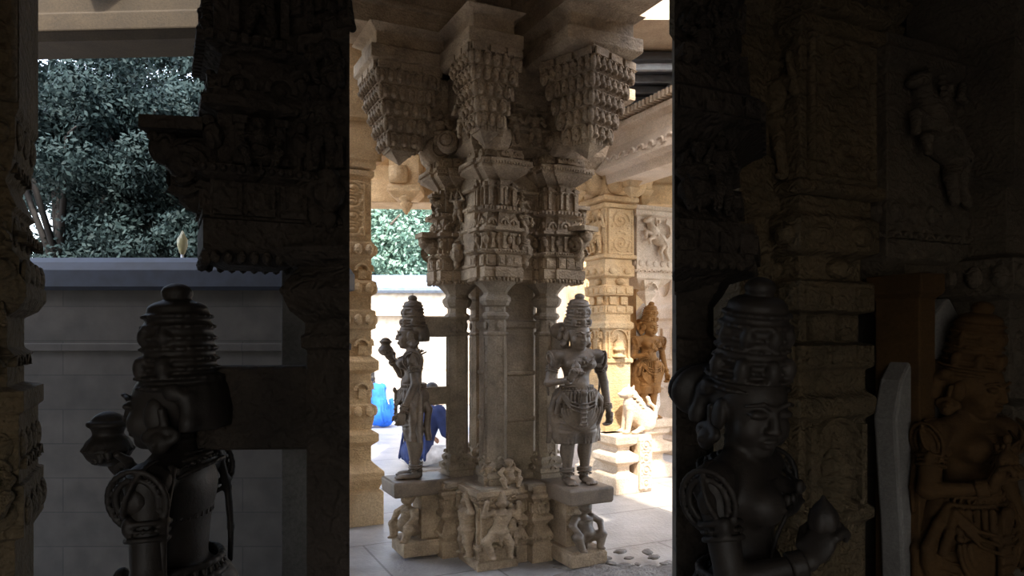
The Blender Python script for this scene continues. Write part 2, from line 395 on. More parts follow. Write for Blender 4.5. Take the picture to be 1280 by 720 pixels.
def statue_meshes(key, rh, re, lh, le, turn, tilt, vox=.0042):
    """standing bejewelled figure 1.24 m tall; rh/re = right wrist and elbow (viewer's left), lh/le = left"""
    lo = (-.30, -.32, -.01); hi = (.30, .20, 1.27)
    HR = rot('Z', turn) @ rot('X', tilt)
    neck = Vector((0, -.005, .885)); hc = Vector((0, -.018, .975))
    out = {}
    S = Sculpt(lo, hi, vox)
    # trunk
    S.ell((0, 0, .805), (.108, .066, .075), .03); S.ell((0, .004, .72), (.074, .052, .09), .04)
    S.ell((0, -.006, .655), (.070, .052, .05), .03); S.ell((0, .010, .575), (.096, .072, .07), .03)
    S.ell((0, -.050, .640), (.045, .02, .04), .03)
    for q in (-1, 1):
        S.ell((q * .047, -.056, .788), (.044, .040, .042), .022); S.ell((q * .048, -.097, .786), (.006, .005, .006), .004)
        S.ell((q * .045, .055, .560), (.050, .045, .055), .03)
        sh = Vector((q * .124, .004, .838)); S.ell(sh, (.038, .036, .036), .02)
        S.cap((q * .03, 0, .875), sh, .028, .030, .02)
    S.cap((0, .004, .84), (0, -.004, .925), .036, .031, .02)
    for z in (.893, .905, .917): S.ring((0, -.002, z), .0345, .0345, .0022, .003)
    for sh, e, h, q in ((Vector((-.124, .004, .838)), re, rh, -1), (Vector((.124, .004, .838)), le, lh, 1)):
        e = Vector(e); h = Vector(h)
        S.cap(sh, e, .034, .026, .014); S.cap(e, h, .0265, .017, .01)
    hand(S, lh, (0.05, -.12, -1), (-1, -.3, 0), 1, 1.05, .45)
    hand(S, rh, (.15, -.35, .9), (.3, -1, .2) if key == 'a' else (.9, -.4, .3), -1, 1.1, .75)
    for q, fx in ((-1, -.052), (1, .052)):
        hip = Vector((q * .05, .01, .55)); kn = Vector((fx, -.004, .30)); an = Vector((fx * 1.0, .018, .065))
        S.cap(hip, kn, .062, .044, .02); S.ell(kn + Vector((0, -.018, .004)), (.028, .02, .03), .02); S.cap(kn, an, .041, .024, .016); S.ell((fx, .028, .21), (.036, .034, .07), .02)
        S.ell((fx, .028, .03), (.027, .032, .03), .012); S.ell((fx * 1.08, -.035, .018), (.030, .060, .020), .012)
        for i in range(5):
            S.ell((fx * 1.08 + (i - 2) * .0125, -.092 + abs(i - (1.5 if q > 0 else 2.5)) * .005, .010), (.0068, .017, .009), .003)
        for z in (.078, .094): S.ring((fx, .018, z), .036, .036, .007, .003)
        S.ring((fx, .012, .058), .036, .036, .006, .002, beads=16)
    head(S, hc, 1.10, HR)
    out['body'] = S.mesh('statue_body_' + key)
    # crown
    S = Sculpt((-.13, -.14, .93), (.13, .17, 1.27), vox)
    for r, z, h in ((.070, 1.020, .012), (.073, 1.040, .010), (.066, 1.058, .010), (.064, 1.078, .012), (.063, 1.10, .010), (.062, 1.122, .012), (.060, 1.146, .012), (.057, 1.168, .012)):
        S.ell((0, .008, z), (r, r, h * 1.15), .004)
        S.ring((0, .008, z), r - .001, r - .001, .0045, .002, beads=26)
    S.cap((0, .008, 1.0), (0, .008, 1.14), .062, .056, .004); S.ell((0, .008, 1.182), (.050, .050, .024), .006); S.ell((0, .008, 1.218), (.026, .026, .022), .004)
    for a in (-90, -45, -135, 0, 180):
        x, y = math.cos(R(a)) * .064, math.sin(R(a)) * .066 + .008
        S.ell((x, y, 1.062), (.013, .013, .024), .004); S.ell((x * 1.1, y * 1.1, 1.056), (.005, .005, .006), .002)
        S.ell((x * .88, y * .88, 1.125), (.011, .011, .020), .004)
    for q in (-1, 1):                                                       # side rosette and ribbon behind the ear
        S.ell((q * .070, .024, 1.012), (.010, .016, .018), .006)
    S.ell((0, .060, .965), (.064, .034, .075), .02)
    for q in (-1, 1): S.path([(q * .060, .045, 1.0), (q * .066, .048, .95), (q * .070, .040, .90)], .014, .014, .012)
    if key != 'b':
        S.ell((-.035, .085, .985), (.066, .026, .058), .012); S.ring((-.035, .110, .985), .052, .046, .007, .004, rot('X', 90)); S.ell((-.035, .112, .985), (.018, .012, .018), .004)
    for i in range(9 if key != 'b' else 0):
        a = 2 * math.pi * i / 9; S.ell((math.cos(a) * .035 - .035, .112, .985 + math.sin(a) * .032), (.008, .008, .008), .003)
    V = Matrix.Translation(hc) @ HR.to_4x4() @ Matrix.Translation(-hc)
    me = S.mesh('statue_crown_' + key); me.transform(V @ T_((0, .008, 1.0)) @ Matrix.Diagonal((1.10, 1.10, 1.04, 1)) @ T_((0, -.008, -1.0))); out['crown'] = me
    # earrings
    S = Sculpt((-.14, -.09, .86), (.14, .10, 1.03), vox)
    for q, en in ((-1, 'earring'), (1, 'earring_')):
        S = Sculpt((-.14, -.09, .86), (.14, .10, 1.03), vox)
        S.ring((q * .070, .0, .925), .013, .026, .007, .003, rot('Y', 78 * q) ); S.ell((q * .074, -.002, .912), (.013, .019, .022), .005); S.cap((q * .064, .004, .95), (q * .068, .002, .975), .008, .008, .004)
        S.ell((q * .087, -.004, .912), (.006, .006, .007), .003)
        me = S.mesh('statue_earring_' + key); me.transform(V @ T_(hc) @ Matrix.Diagonal((1.08, 1.08, 1.08, 1)) @ T_(-hc)); out[en] = me
    # necklace, shoulder loops, armlets, sacred thread
    S = Sculpt(lo, hi, vox)
    for i, (rx, ry, z, y, t) in enumerate(((.050, .045, .868, .0, .0048), (.066, .062, .852, -.002, .005), (.082, .076, .836, -.004, .0055), (.090, .094, .816, -.002, .005))):
        S.ring((0, y, z), rx, ry, t, .003, rot('X', 16 + 4 * i), beads=0 if i % 2 else 34)
    for j in range(11):
        a = R(200 + 14 * j); S.ell((math.cos(a) * .088, math.sin(a) * .094 - .002, .80), (.0075, .007, .013), .003)
    S.ell((0, -.108, .826), (.013, .008, .016), .004)
    for q, e in ((-1, re), (1, le)):
        e = Vector(e); sh = Vector((q * .124, .004, .838)); d = (e - sh).normalized(); Rq = d.to_track_quat('Z', 'Y').to_matrix()
        for k_, (t_, rr) in enumerate(((.42, .034), (.50, .033), (.58, .032))): S.ring(sh + (e - sh) * t_, rr, rr, .0055, .003, Rq, beads=18 if k_ == 1 else 0)
        S.ell(sh + (e - sh) * .45 + Vector((q * .028, -.018, .006)), (.012, .012, .020), .004)
        # looped strands falling over the shoulder
        for rr in (.050, .036): S.ring(sh + Vector((q * .030, -.004, -.030)), rr * 1.25, rr, .0052, .004, rot('Y', 90 + 10 * q))
        S.ell(sh + Vector((q * .036, -.004, -.030)), (.012, .018, .026), .006)
        for rr in (.040, .050, .060): S.ring(sh + Vector((0, -.010, -.016)), rr * .92, rr, .0046, .003, rot('X', 72) if q < 0 else rot('X', 72), half=(0, 2 * math.pi))
        h = Vector(rh if q < 0 else lh); d2 = (h - e).normalized(); R2 = d2.to_track_quat('Z', 'Y').to_matrix()
        for t_ in (.78, .85, .92): S.ring(e + (h - e) * t_, .022, .022, .0048, .003, R2)
        # long strand behind the arm
        if key != 'c': S.path([(q * .105, .035, .86), (q * .150, .040, .76), (q * .158, .044, .66), (q * .150, .046, .58)], .010, .006, .006)
    S.path([(.085, -.05, .838), (.050, -.100, .815), (.004, -.085, .77), (.0, -.066, .72), (-.03, -.060, .66), (-.055, -.055, .62)], .0045, .003)
    for z, r in ((.742, .0), (.748, 0)): S.ring((0, .002, z), .079, .057, .0048, .003, beads=30)
    out['jewellery'] = S.mesh('statue_jewellery_' + key)
    # skirt
    S = Sculpt((-.19, -.15, .26), (.19, .16, .69), vox)
    S.ell((0, .010, .575), (.104, .080, .062), .02)
    for q, fx in ((-1, -.052), (1, .052)):
        S.cap((q * .052, .01, .56), (fx, 0, .335), .064, .056, .012)
        for z in (.335, .343): S.ring((fx, .0, z), .054, .054, .0055, .003)
        for i, z in enumerate((.375, .41, .445, .48)): S.ring((fx, .0, z), .060 + i * .002, .060 + i * .002, .0032, .004, rot('X', 14))
        # side swags
        S.path([(q * .10, -.02, .61), (q * .135, -.02, .56), (q * .15, 0, .48), (q * .135, .01, .42)], .012, .008, .02)
        S.path([(q * .10, -.04, .60), (q * .125, -.045, .54), (q * .13, -.03, .47)], .010, .006, .014)
        for r_ in (.0, .014, .028): S.path([(q * .105, -.045, .60 - r_), (q * .07, -.085 - r_ * .2, .545 - r_ * 1.6), (0, -.098 - r_ * .2, .520 - r_ * 1.9)], .0058, .004)
    for z, r in ((.640, .007), (.626, .006), (.612, .007)): S.ring((0, .006, z), .092 + (.64 - z) * .25, .072 + (.64 - z) * .2, r, .004, beads=30 if r < .007 else 0)
    for i in range(17):
        a = R(180 + 180 * i / 16 * 1.0); x, y = math.cos(a) * .106, math.sin(a) * .082
        S.cap((x, y, .60), (x * 1.05, y * 1.06, .545 - (i % 2) * .02), .0085, .0075, .003); S.ell((x * 1.07, y * 1.08, .535 - (i % 2) * .02), (.011, .010, .013), .003)
    for q in (-1, 1):                                                        # falling side cloths and long wrap
        S.path([(q * .095, .02, .60), (q * .112, .012, .50), (q * .118, .01, .40), (q * .112, .012, .30), (q * .095, .012, .22)], .030, .014, .020)
        S.path([(q * .11, .045, .58), (q * .138, .045, .46), (q * .142, .04, .34), (q * .15, .05, .26)], .018, .010, .015); S.path([(q * .05, .06, .58), (q * .06, .095, .46), (q * .05, .085, .34), (q * .06, .10, .25)], .022, .012, .018)
        S.cap((q * .052, .004, .34), (q * .050, .010, .195), .054, .050, .02)
        for z in (.182, .192): S.ring((q * .05, .010, z), .049, .049, .005, .003)
        for i in range(3): S.cap((q * (.03 + .02 * i), -.048, .33), (q * (.03 + .02 * i), -.042, .20), .0050, .0050, .005)
    for rr in (.060, .078, .096, .112): S.ring((0, -.062, .50), rr, rr * 1.2, .0062, .004, rot('X', 90), half=(math.pi, 2 * math.pi))
    S.ell((0, -.045, .44), (.085, .035, .10), .02)
    S.cap((0, -.01, .40), (0, .0, .25), .030, .026, .02)
    S.box((0, -.100, .50), (.017, .010, .10), .006); S.ell((0, -.108, .60), (.022, .012, .020), .004)
    for z in (.41, .44, .47, .50, .53): S.cap((-.017, -.112, z), (.017, -.112, z), .004, .004, .002)
    S.ell((0, -.10, .395), (.026, .012, .018), .005)
    out['skirt'] = S.mesh('statue_skirt_' + key)
    return out

STAT_A = statue_meshes('a', rh=(-.088, -.135, .690), re=(-.172, -.020, .665), lh=(.178, -.030, .475), le=(.176, .030, .660), turn=8, tilt=10)
STAT_C = statue_meshes('c', rh=(-.070, -.145, .700), re=(-.150, -.040, .665), lh=(.170, -.030, .475), le=(.170, .030, .660), turn=-34, tilt=12)
STAT_B = statue_meshes('b', rh=(-.070, -.130, .800), re=(-.165, -.075, .695), lh=(.150, -.055, .470), le=(.165, .022, .655), turn=0, tilt=2)
def held_pot():
    S = Sculpt((-.06, -.06, -.06), (.06, .06, .09), .004)
    S.ell((0, 0, 0), (.040, .040, .036), .006); S.cap((0, 0, .03), (0, 0, .048), .024, .030, .006); S.ring((0, 0, .052), .029, .029, .006, .003); S.ring((0, 0, 0), .040, .040, .005, .003, beads=20)
    return S.mesh('held_pot')
POT = held_pot()
def bud():
    S = Sculpt((-.04, -.04, -.05), (.04, .04, .05), .0035)
    S.ell((0, 0, 0), (.022, .022, .032), .006); S.cap((0, 0, .02), (0, 0, .04), .012, .004, .006); S.cap((0, 0, -.02), (0, 0, -.045), .006, .005, .004)
    for i in range(6):
        a = i * math.pi / 3; S.ell((math.cos(a) * .014, math.sin(a) * .014, -.004), (.012, .012, .024), .003)
    return S.mesh('held_bud')
BUD = bud()

def statue(ms, label, mat, loc, rz, held, hloc, group=None, name='stone_statue', hname='held_pot', sc=(1.2, 1.14, 1.0)):
    t = empty(name, label, 'statue', loc, rz, group)
    for n_, me in ms.items(): obj(n_.rstrip('_'), me, mat, t)
    obj(hname, held, mat, t, loc=hloc, scale=(1.12,) * 3 if hname == 'held_pot' else None)
    t.scale = sc
    return t

# small carved figures used on plinths and capitals
def mini(kind):
    S = Sculpt((-.12, -.10, -.01), (.12, .08, .36), .0052)
    J = {'stand': dict(h=(0, 0, .30), ch=(0, 0, .225), pe=(0, 0, .15), kl=(-.030, -.008, .08), kr=(.030, -.008, .08), al=(-.03, 0, .012), ar=(.03, 0, .012), el=(-.072, -.01, .20), er=(.068, -.012, .185), hl=(-.052, -.03, .27), hr=(.035, -.04, .21)),
         'dance': dict(h=(.008, 0, .30), ch=(.006, 0, .225), pe=(-.008, 0, .15), kl=(-.070, -.02, .105), kr=(.036, -.015, .085), al=(-.040, -.015, .02), ar=(.040, 0, .012), el=(-.075, 0, .235), er=(.08, 0, .215), hl=(-.065, -.015, .31), hr=(.075, -.02, .30)),
         'arms': dict(h=(-.004, 0, .29), ch=(0, 0, .22), pe=(.006, 0, .145), kl=(-.026, -.01, .08), kr=(.032, -.01, .08), al=(-.036, 0, .012), ar=(.044, 0, .014), el=(-.075, -.005, .25), er=(.070, -.005, .25), hl=(-.045, -.02, .335), hr=(.040, -.02, .335)),
         'sit': dict(h=(0, -.012, .245), ch=(0, .0, .155), pe=(0, .01, .06), kl=(-.075, -.045, .085), kr=(.075, -.045, .085), al=(-.055, -.055, .012), ar=(.055, -.055, .012), el=(-.085, -.02, .15), er=(.085, -.02, .15), hl=(-.065, -.055, .10), hr=(.065, -.055, .10))}[kind]
    fat = 1.35 if kind == 'sit' else 1.15
    lf = 1.6 if kind == 'sit' else 1.25
    S.ell(J['ch'], (.036 * fat, .026 * fat, .040), .02); S.ell(J['pe'], (.034 * fat, .028 * fat, .032), .02); S.cap(J['ch'], J['pe'], .026 * fat, .024 * fat, .02)
    if kind == 'sit': S.ell((0, -.028, .10), (.040, .030, .040), .02)
    for a, k_, e, x in (('al', 'kl', 'el', -1), ('ar', 'kr', 'er', 1)):
        S.cap(Vector(J['pe']) + Vector((x * .016, 0, -.01)), J[k_], .021 * lf, .016 * lf, .01); S.cap(J[k_], J[a], .0155 * lf, .011 * lf, .008); S.ell(Vector(J[a]) + Vector((0, -.012, -.002)), (.012, .022, .010), .006)
        hd = 'hl' if x < 0 else 'hr'; sh = Vector(J['ch']) + Vector((x * .036 * fat, 0, .026))
        S.ell(sh, (.015, .015, .015), .01); S.cap(sh, J[e], .013 * lf, .011 * lf, .008); S.cap(J[e], J[hd], .011 * lf, .008 * lf, .006); S.ell(J[hd], (.011, .010, .013), .004)
    h = Vector(J['h'])
    S.cap(J['ch'], h, .014, .013, .01); S.ell(h, (.022, .024, .027) if kind != 'sit' else (.032, .032, .034), .006)
    S.ell(h + Vector((0, -.022, -.002)), (.005, .006, .008), .004)
    for q in (-1, 1): S.ell(h + Vector((q * .009, -.019, .006)), (.005, .004, .0035), .002); S.ell(h + Vector((q * .026, 0, -.006)), (.008, .008, .014), .004)
    S.cap(h + Vector((-.008, -.020, -.012)), h + Vector((.008, -.020, -.012)), .0022, .0022, .002)
    if kind == 'sit': S.ell(h + Vector((0, .006, .018)), (.038, .036, .022), .005); 
    else: S.cap(h + Vector((0, .003, .018)), h + Vector((0, .003, .05)), .021, .011, .005)
    S.ring(J['pe'], .036 * fat, .030 * fat, .006, .004); S.cap(Vector(J['pe']) + Vector((0, -.028, -.01)), Vector(J['pe']) + Vector((0, -.03, -.06)), .010, .007, .005)
    S.ring(Vector(J['ch']) + Vector((0, -.004, .02)), .026 * fat, .026 * fat, .0045, .004)
    return S.mesh('carved_figure_' + kind)
MINI = {k: mini(k) for k in ('stand', 'dance', 'arms', 'sit')}

def lion_mesh():
    """seated lion, facing -X, 0.5 m tall"""
    S = Sculpt((-.24, -.11, -.01), (.22, .11, .52), .007)
    S.ell((.08, 0, .14), (.11, .088, .13), .03); S.ell((0, 0, .20), (.10, .085, .12), .04); S.ell((-.02, 0, .25), (.075, .068, .12), .04); S.ell((-.05, 0, .30), (.07, .07, .09), .03)
    S.ell((-.075, 0, .41), (.068, .062, .066), .02); S.ell((-.13, 0, .395), (.042, .042, .034), .015); S.ell((-.168, 0, .405), (.012, .02, .012), .006)
    S.cap((-.165, -.03, .382), (-.165, .03, .382), .006, .006, .003, True)
    for q in (-1, 1):
        S.cap((-.07, q * .045, .25), (-.10, q * .05, .04), .034, .024, .015); S.ell((-.12, q * .05, .018), (.040, .026, .020), .01)
        S.ell((.08, q * .06, .11), (.085, .034, .085), .02); S.cap((.02, q * .065, .05), (-.03, q * .07, .02), .028, .022, .01); S.ell((-.045, q * .07, .018), (.034, .024, .018), .008)
        S.ell((-.115, q * .032, .435), (.013, .013, .012), .003); S.cap((-.05, q * .045, .46), (-.045, q * .055, .492), .016, .008, .006)
    for i in range(11):
        for j in range(5):
            a = R(-100 + 20 * i); rr = .068 + .006 * (j % 2); S.ell((-.045 + j * .026, math.sin(a) * rr, .39 - j * .035 + math.cos(a) * rr), (.016, .014, .016), .004)
    S.path([(.16, 0, .08), (.20, 0, .16), (.19, 0, .26), (.14, 0, .30), (.12, 0, .36)], .016, .008, .020)
    return S.mesh('carved_lion')
LION = lion_mesh()

def horse_panel_mesh():
    """rearing lion-horse in high relief, about 0.62 high, facing -X, back on the y=0 plane"""
    S = Sculpt((-.26, -.12, -.01), (.26, .03, .66), .008)
    S.ell((.03, -.02, .30), (.12, .055, .09), .03, rot('Y', 30)); S.ell((-.07, -.02, .40), (.07, .055, .09), .03); S.cap((-.08, -.02, .42), (-.12, -.02, .53), .05, .035, .02)
    S.ell((-.16, -.03, .56), (.065, .035, .036), .015, rot('Y', -25)); S.cap((-.11, -.02, .58), (-.09, -.02, .625), .014, .006, .008)
    S.cap((-.10, -.03, .36), (-.20, -.04, .40), .028, .022, .012); S.cap((-.20, -.04, .40), (-.20, -.04, .31), .020, .016, .008); S.cap((-.06, -.03, .33), (-.15, -.05, .29), .028, .022, .012); S.cap((-.15, -.05, .29), (-.14, -.05, .22), .019, .015, .008)
    S.cap((.10, -.02, .23), (.03, -.04, .13), .045, .026, .015); S.cap((.03, -.04, .13), (.08, -.03, .02), .022, .018, .01); S.cap((.13, -.02, .24), (.14, -.02, .12), .042, .026, .015); S.cap((.14, -.02, .12), (.19, -.02, .02), .020, .018, .01)
    S.path([(.15, -.02, .30), (.22, -.02, .38), (.20, -.02, .50), (.14, -.02, .53), (.16, -.02, .60)], .018, .01, .012)
    S.ell((0, -.03, .46), (.03, .03, .05), .015); S.ell((0, -.04, .54), (.026, .026, .030), .008); S.cap((0, -.03, .42), (-.04, -.07, .34), .02, .014, .01)
    for i in range(8): S.ell((-.06 + .004 * i, -.055, .58 - i * .025), (.018, .016, .013), .004)
    for z in (.22, .26, .30): S.ring((.03 + (.30 - z) * .8, -.01, z + .02), .10, .066, .006, .004, rot('Y', 60), half=(math.pi, 2 * math.pi))
    return S.mesh('rearing_beast_relief')
BEAST = horse_panel_mesh()

def scroll_panel(w_, h_, seed):
    """upright panel of foliage scrolls"""
    rnd = random.Random(seed); S = Sculpt((-w_ / 2 - .01, -.05, -.01), (w_ / 2 + .01, .01, h_ + .01), .006 if h_ < .5 else .007)
    S.box((0, .0, h_ / 2), (w_ / 2, .012, h_ / 2), .003); n = max(1, round(h_ / (w_ * .75)))
    for z in (.012, h_ - .012): S.cap((-w_ / 2 + .01, -.014, z), (w_ / 2 - .01, -.014, z), .008, .008, .003)
    for q in (-1, 1): S.cap((q * (w_ / 2 - .01), -.014, .01), (q * (w_ / 2 - .01), -.014, h_ - .01), .007, .007, .003)
    for i in range(n):
        cz = h_ * (i + .5) / n; q = 1 if i % 2 else -1; r0 = min(w_ * .36, h_ / n * .46); pts = []
        for j in range(22):
            a = R(j * 30) * q; rr = r0 * (1 - j / 24); pts.append((math.cos(a) * rr, -.016, cz + math.sin(a) * rr))
        S.path(pts, .0085, .004, .005); S.ell((0, -.018, cz), (.016, .012, .016), .004)
        for j in range(7):
            a = R(j * 51 + 12); S.ell((math.cos(a) * r0 * 1.12, -.014, cz + math.sin(a) * r0 * 1.12), (.014, .008, .010), .005)
    return S.mesh('scroll_panel')
PANEL = scroll_panel(.27, .46, 1); PANEL_N = scroll_panel(.15, .44, 2)
# ------------------------------------------------------------------ setting
M_FLOOR = courses('worn_granite_paving', (.40, .38, .36), (.34, .325, .31), (.16, .145, .13), .9, .62, rough=.55, bump=.45, msize=.006)
def floor_mat():
    m, t, P, N, L = nodes('granite_floor_slabs')
    tc = N('ShaderNodeTexCoord'); mp = N('ShaderNodeMapping'); mp.inputs['Rotation'].default_value = (0, 0, R(-26)); L(tc.outputs['Object'], mp.inputs[0])
    br = N('ShaderNodeTexBrick'); L(mp.outputs[0], br.inputs[0]); br.inputs['Scale'].default_value = 1; br.inputs['Brick Width'].default_value = 1.3; br.inputs['Row Height'].default_value = .85; br.inputs['Mortar Size'].default_value = .008
    br.inputs['Color1'].default_value = (.42, .39, .36, 1); br.inputs['Color2'].default_value = (.35, .325, .30, 1); br.inputs['Mortar'].default_value = (.2, .18, .16, 1)
    n = N('ShaderNodeTexNoise'); n.inputs['Scale'].default_value = 2.5; n.inputs['Detail'].default_value = 9; n.inputs['Roughness'].default_value = .7; L(tc.outputs['Object'], n.inputs[0])
    mr = N('ShaderNodeMapRange'); mr.inputs[1].default_value = .3; mr.inputs[2].default_value = .7; mr.inputs[3].default_value = .6; mr.inputs[4].default_value = 1.2; L(n.outputs[0], mr.inputs[0])
    mu = N('ShaderNodeVectorMath'); mu.operation = 'SCALE'; L(br.outputs[0], mu.inputs[0]); L(mr.outputs[0], mu.inputs['Scale']); L(mu.outputs[0], P.inputs['Base Color'])
    n2 = N('ShaderNodeTexNoise'); n2.inputs['Scale'].default_value = 38; n2.inputs['Detail'].default_value = 6; L(tc.outputs['Object'], n2.inputs[0])
    rr = N('ShaderNodeMapRange'); rr.inputs[3].default_value = .28; rr.inputs[4].default_value = .62; L(n.outputs[0], rr.inputs[0]); L(rr.outputs[0], P.inputs['Roughness'])
    ad = N('ShaderNodeMath'); ad.operation = 'MULTIPLY_ADD'; ad.inputs[1].default_value = -1.2; L(br.outputs['Fac'], ad.inputs[0]); L(n2.outputs[0], ad.inputs[2])
    b = N('ShaderNodeBump'); b.inputs['Strength'].default_value = .5; b.inputs['Distance'].default_value = .012; L(ad.outputs[0], b.inputs['Height']); L(b.outputs[0], P.inputs['Normal'])
    return m
M_FL = floor_mat()
M_ROOF = stone('roof_slab_stone', (.42, .33, .23), (.30, .22, .15), bump=.5)
M_YARD = stone('bright_courtyard_paving', (.42, .42, .43), (.33, .34, .355), bump=.4, scale=.5)
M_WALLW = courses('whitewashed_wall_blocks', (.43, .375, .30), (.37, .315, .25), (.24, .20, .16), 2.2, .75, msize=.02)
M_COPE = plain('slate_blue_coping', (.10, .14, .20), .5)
M_WALLW_DIM = courses('dimmed_wall_blocks', (.037, .033, .029), (.031, .028, .025), (.020, .0187, .0175), 1.1, .21, msize=.004, bump=.25)  # yard wall colour darkened to paint in the left bay's shade
M_COPE_DIM = plain('dimmed_blue_coping', (.009, .014, .027), .7, noise=.35)  # coping blue darkened for the same painted shade
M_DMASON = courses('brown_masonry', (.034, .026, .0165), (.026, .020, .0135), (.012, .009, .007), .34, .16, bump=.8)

def struct(name, mb, mat, loc=(0, 0, 0), rz=0, bevel=0, parent=None):
    o = mb.build(name, mat, parent, loc=loc, rz=rz, bevel=bevel)
    if parent is None: o['kind'] = 'structure'
    return o
b = MB(); b.box((0, 3.0, -.1), (9, 8.0, .1)); struct('floor', b, M_FL)
b = MB(); b.box((0, 23, -.12), (40, 12, .1)); struct('courtyard_ground', b, M_YARD)
# hall roof with an opening over the right-hand bay
ROOFZ = 3.85
def roof_piece(b, x0, x1, y0, y1): b.box(((x0 + x1) / 2, (y0 + y1) / 2, ROOFZ + .12), ((x1 - x0) / 2, (y1 - y0) / 2, .12))
b = MB()
roof_piece(b, -4.5, 5.5, -3.5, 2.5); roof_piece(b, -4.5, .78, 2.5, 2.95); roof_piece(b, -1.6, .78, 2.95, 7.0); roof_piece(b, -2.0, .78, 7.0, 9.2); roof_piece(b, .78, 5.5, 5.35, 9.2); roof_piece(b, 2.6, 5.5, 2.5, 5.35)
struct('ceiling', b, M_ROOF)

# boundary wall of the yard, seen through the left bay
b = MB(); b.box((-4, 16.2, 1.25), (7.5, .25, 1.25)); w1 = struct('wall_back', b, M_WALLW)
b = MB(); b.mould(rect(-11.5, 3.5, 15.85, 16.55), [(0, 2.45), (.06, 2.50), (.06, 2.56), (-.1, 2.72), (-.22, 2.86)]); struct('trim_1', b, M_COPE)
b = MB(); b.box((-4, 15.88, 2.0), (7.5, .08, .05)); b.box((-4, 15.90, .35), (7.5, .12, .35)); struct('trim_2', b, stone('wall_footing_stone', (.62, .50, .38), (.5, .4, .3)))
# wall behind the near left bay, its shade put into the colour
DX0, DX1 = at(-60, 0, 4.4).x, at(418, 0, 4.4).x
b = MB(); b.box(((DX0 + DX1) / 2, 4.55, .9), ((DX1 - DX0) / 2, .14, .9)); struct('wall_left', b, M_WALLW_DIM)
b = MB(); b.mould(rect(DX0, DX1, 4.41, 4.69), [(0, 1.78), (.05, 1.80), (.05, 1.90), (.02, 1.95), (-.05, 1.985)]); struct('trim_3', b, M_COPE_DIM)
b = MB(); b.mould(rect(DX0, DX1, 4.43, 4.67), [(.0, 1.40), (.035, 1.41), (.035, 1.45), (0.01, 1.46)]); struct('trim_4', b, M_WALLW_DIM)
# masonry wall added behind the near right bay to hide the bright hall
RX0 = at(851, 0, 2.80).x
b = MB(); b.box(((RX0 + 5.4) / 2, 2.88, ROOFZ / 2), ((5.4 - RX0) / 2, .07, ROOFZ / 2)); struct('wall_added_right', b, M_DMASON)
# right end of the hall, beyond the far piers
b = MB(); b.box((3.4, 12.6, 1.9), (3.2, .15, 1.9)); struct('wall_far', b, stone('far_hall_wall_stone', (.74, .62, .50), (.60, .48, .36), bump=.4))

# unseen walls added behind and beside the camera to dim the near bays
b = MB(); b.box((-3.2, -3.6, ROOFZ / 2), (1.4, .1, ROOFZ / 2)); b.box((3.7, -3.6, ROOFZ / 2), (1.9, .1, ROOFZ / 2)); b.box((.0, -3.6, 3.1), (1.9, .1, .75)); struct('wall_added_rear', b, M_DMASON)
b = MB(); b.box((0, 0, ROOFZ / 2), (3.2, .1, ROOFZ / 2)); struct('wall_added_left', b, M_DMASON, (-4.6, -.35, 0), R(90))
b = MB(); b.box((0, 0, ROOFZ / 2), (3.2, .1, ROOFZ / 2)); struct('wall_added_right', b, M_DMASON, (5.5, -.4, 0), R(90))
# ------------------------------------------------------------------ carved pillar pieces
def T3(x, y, z): return Matrix.Translation((x, y, z))
RNG = random.Random(11)

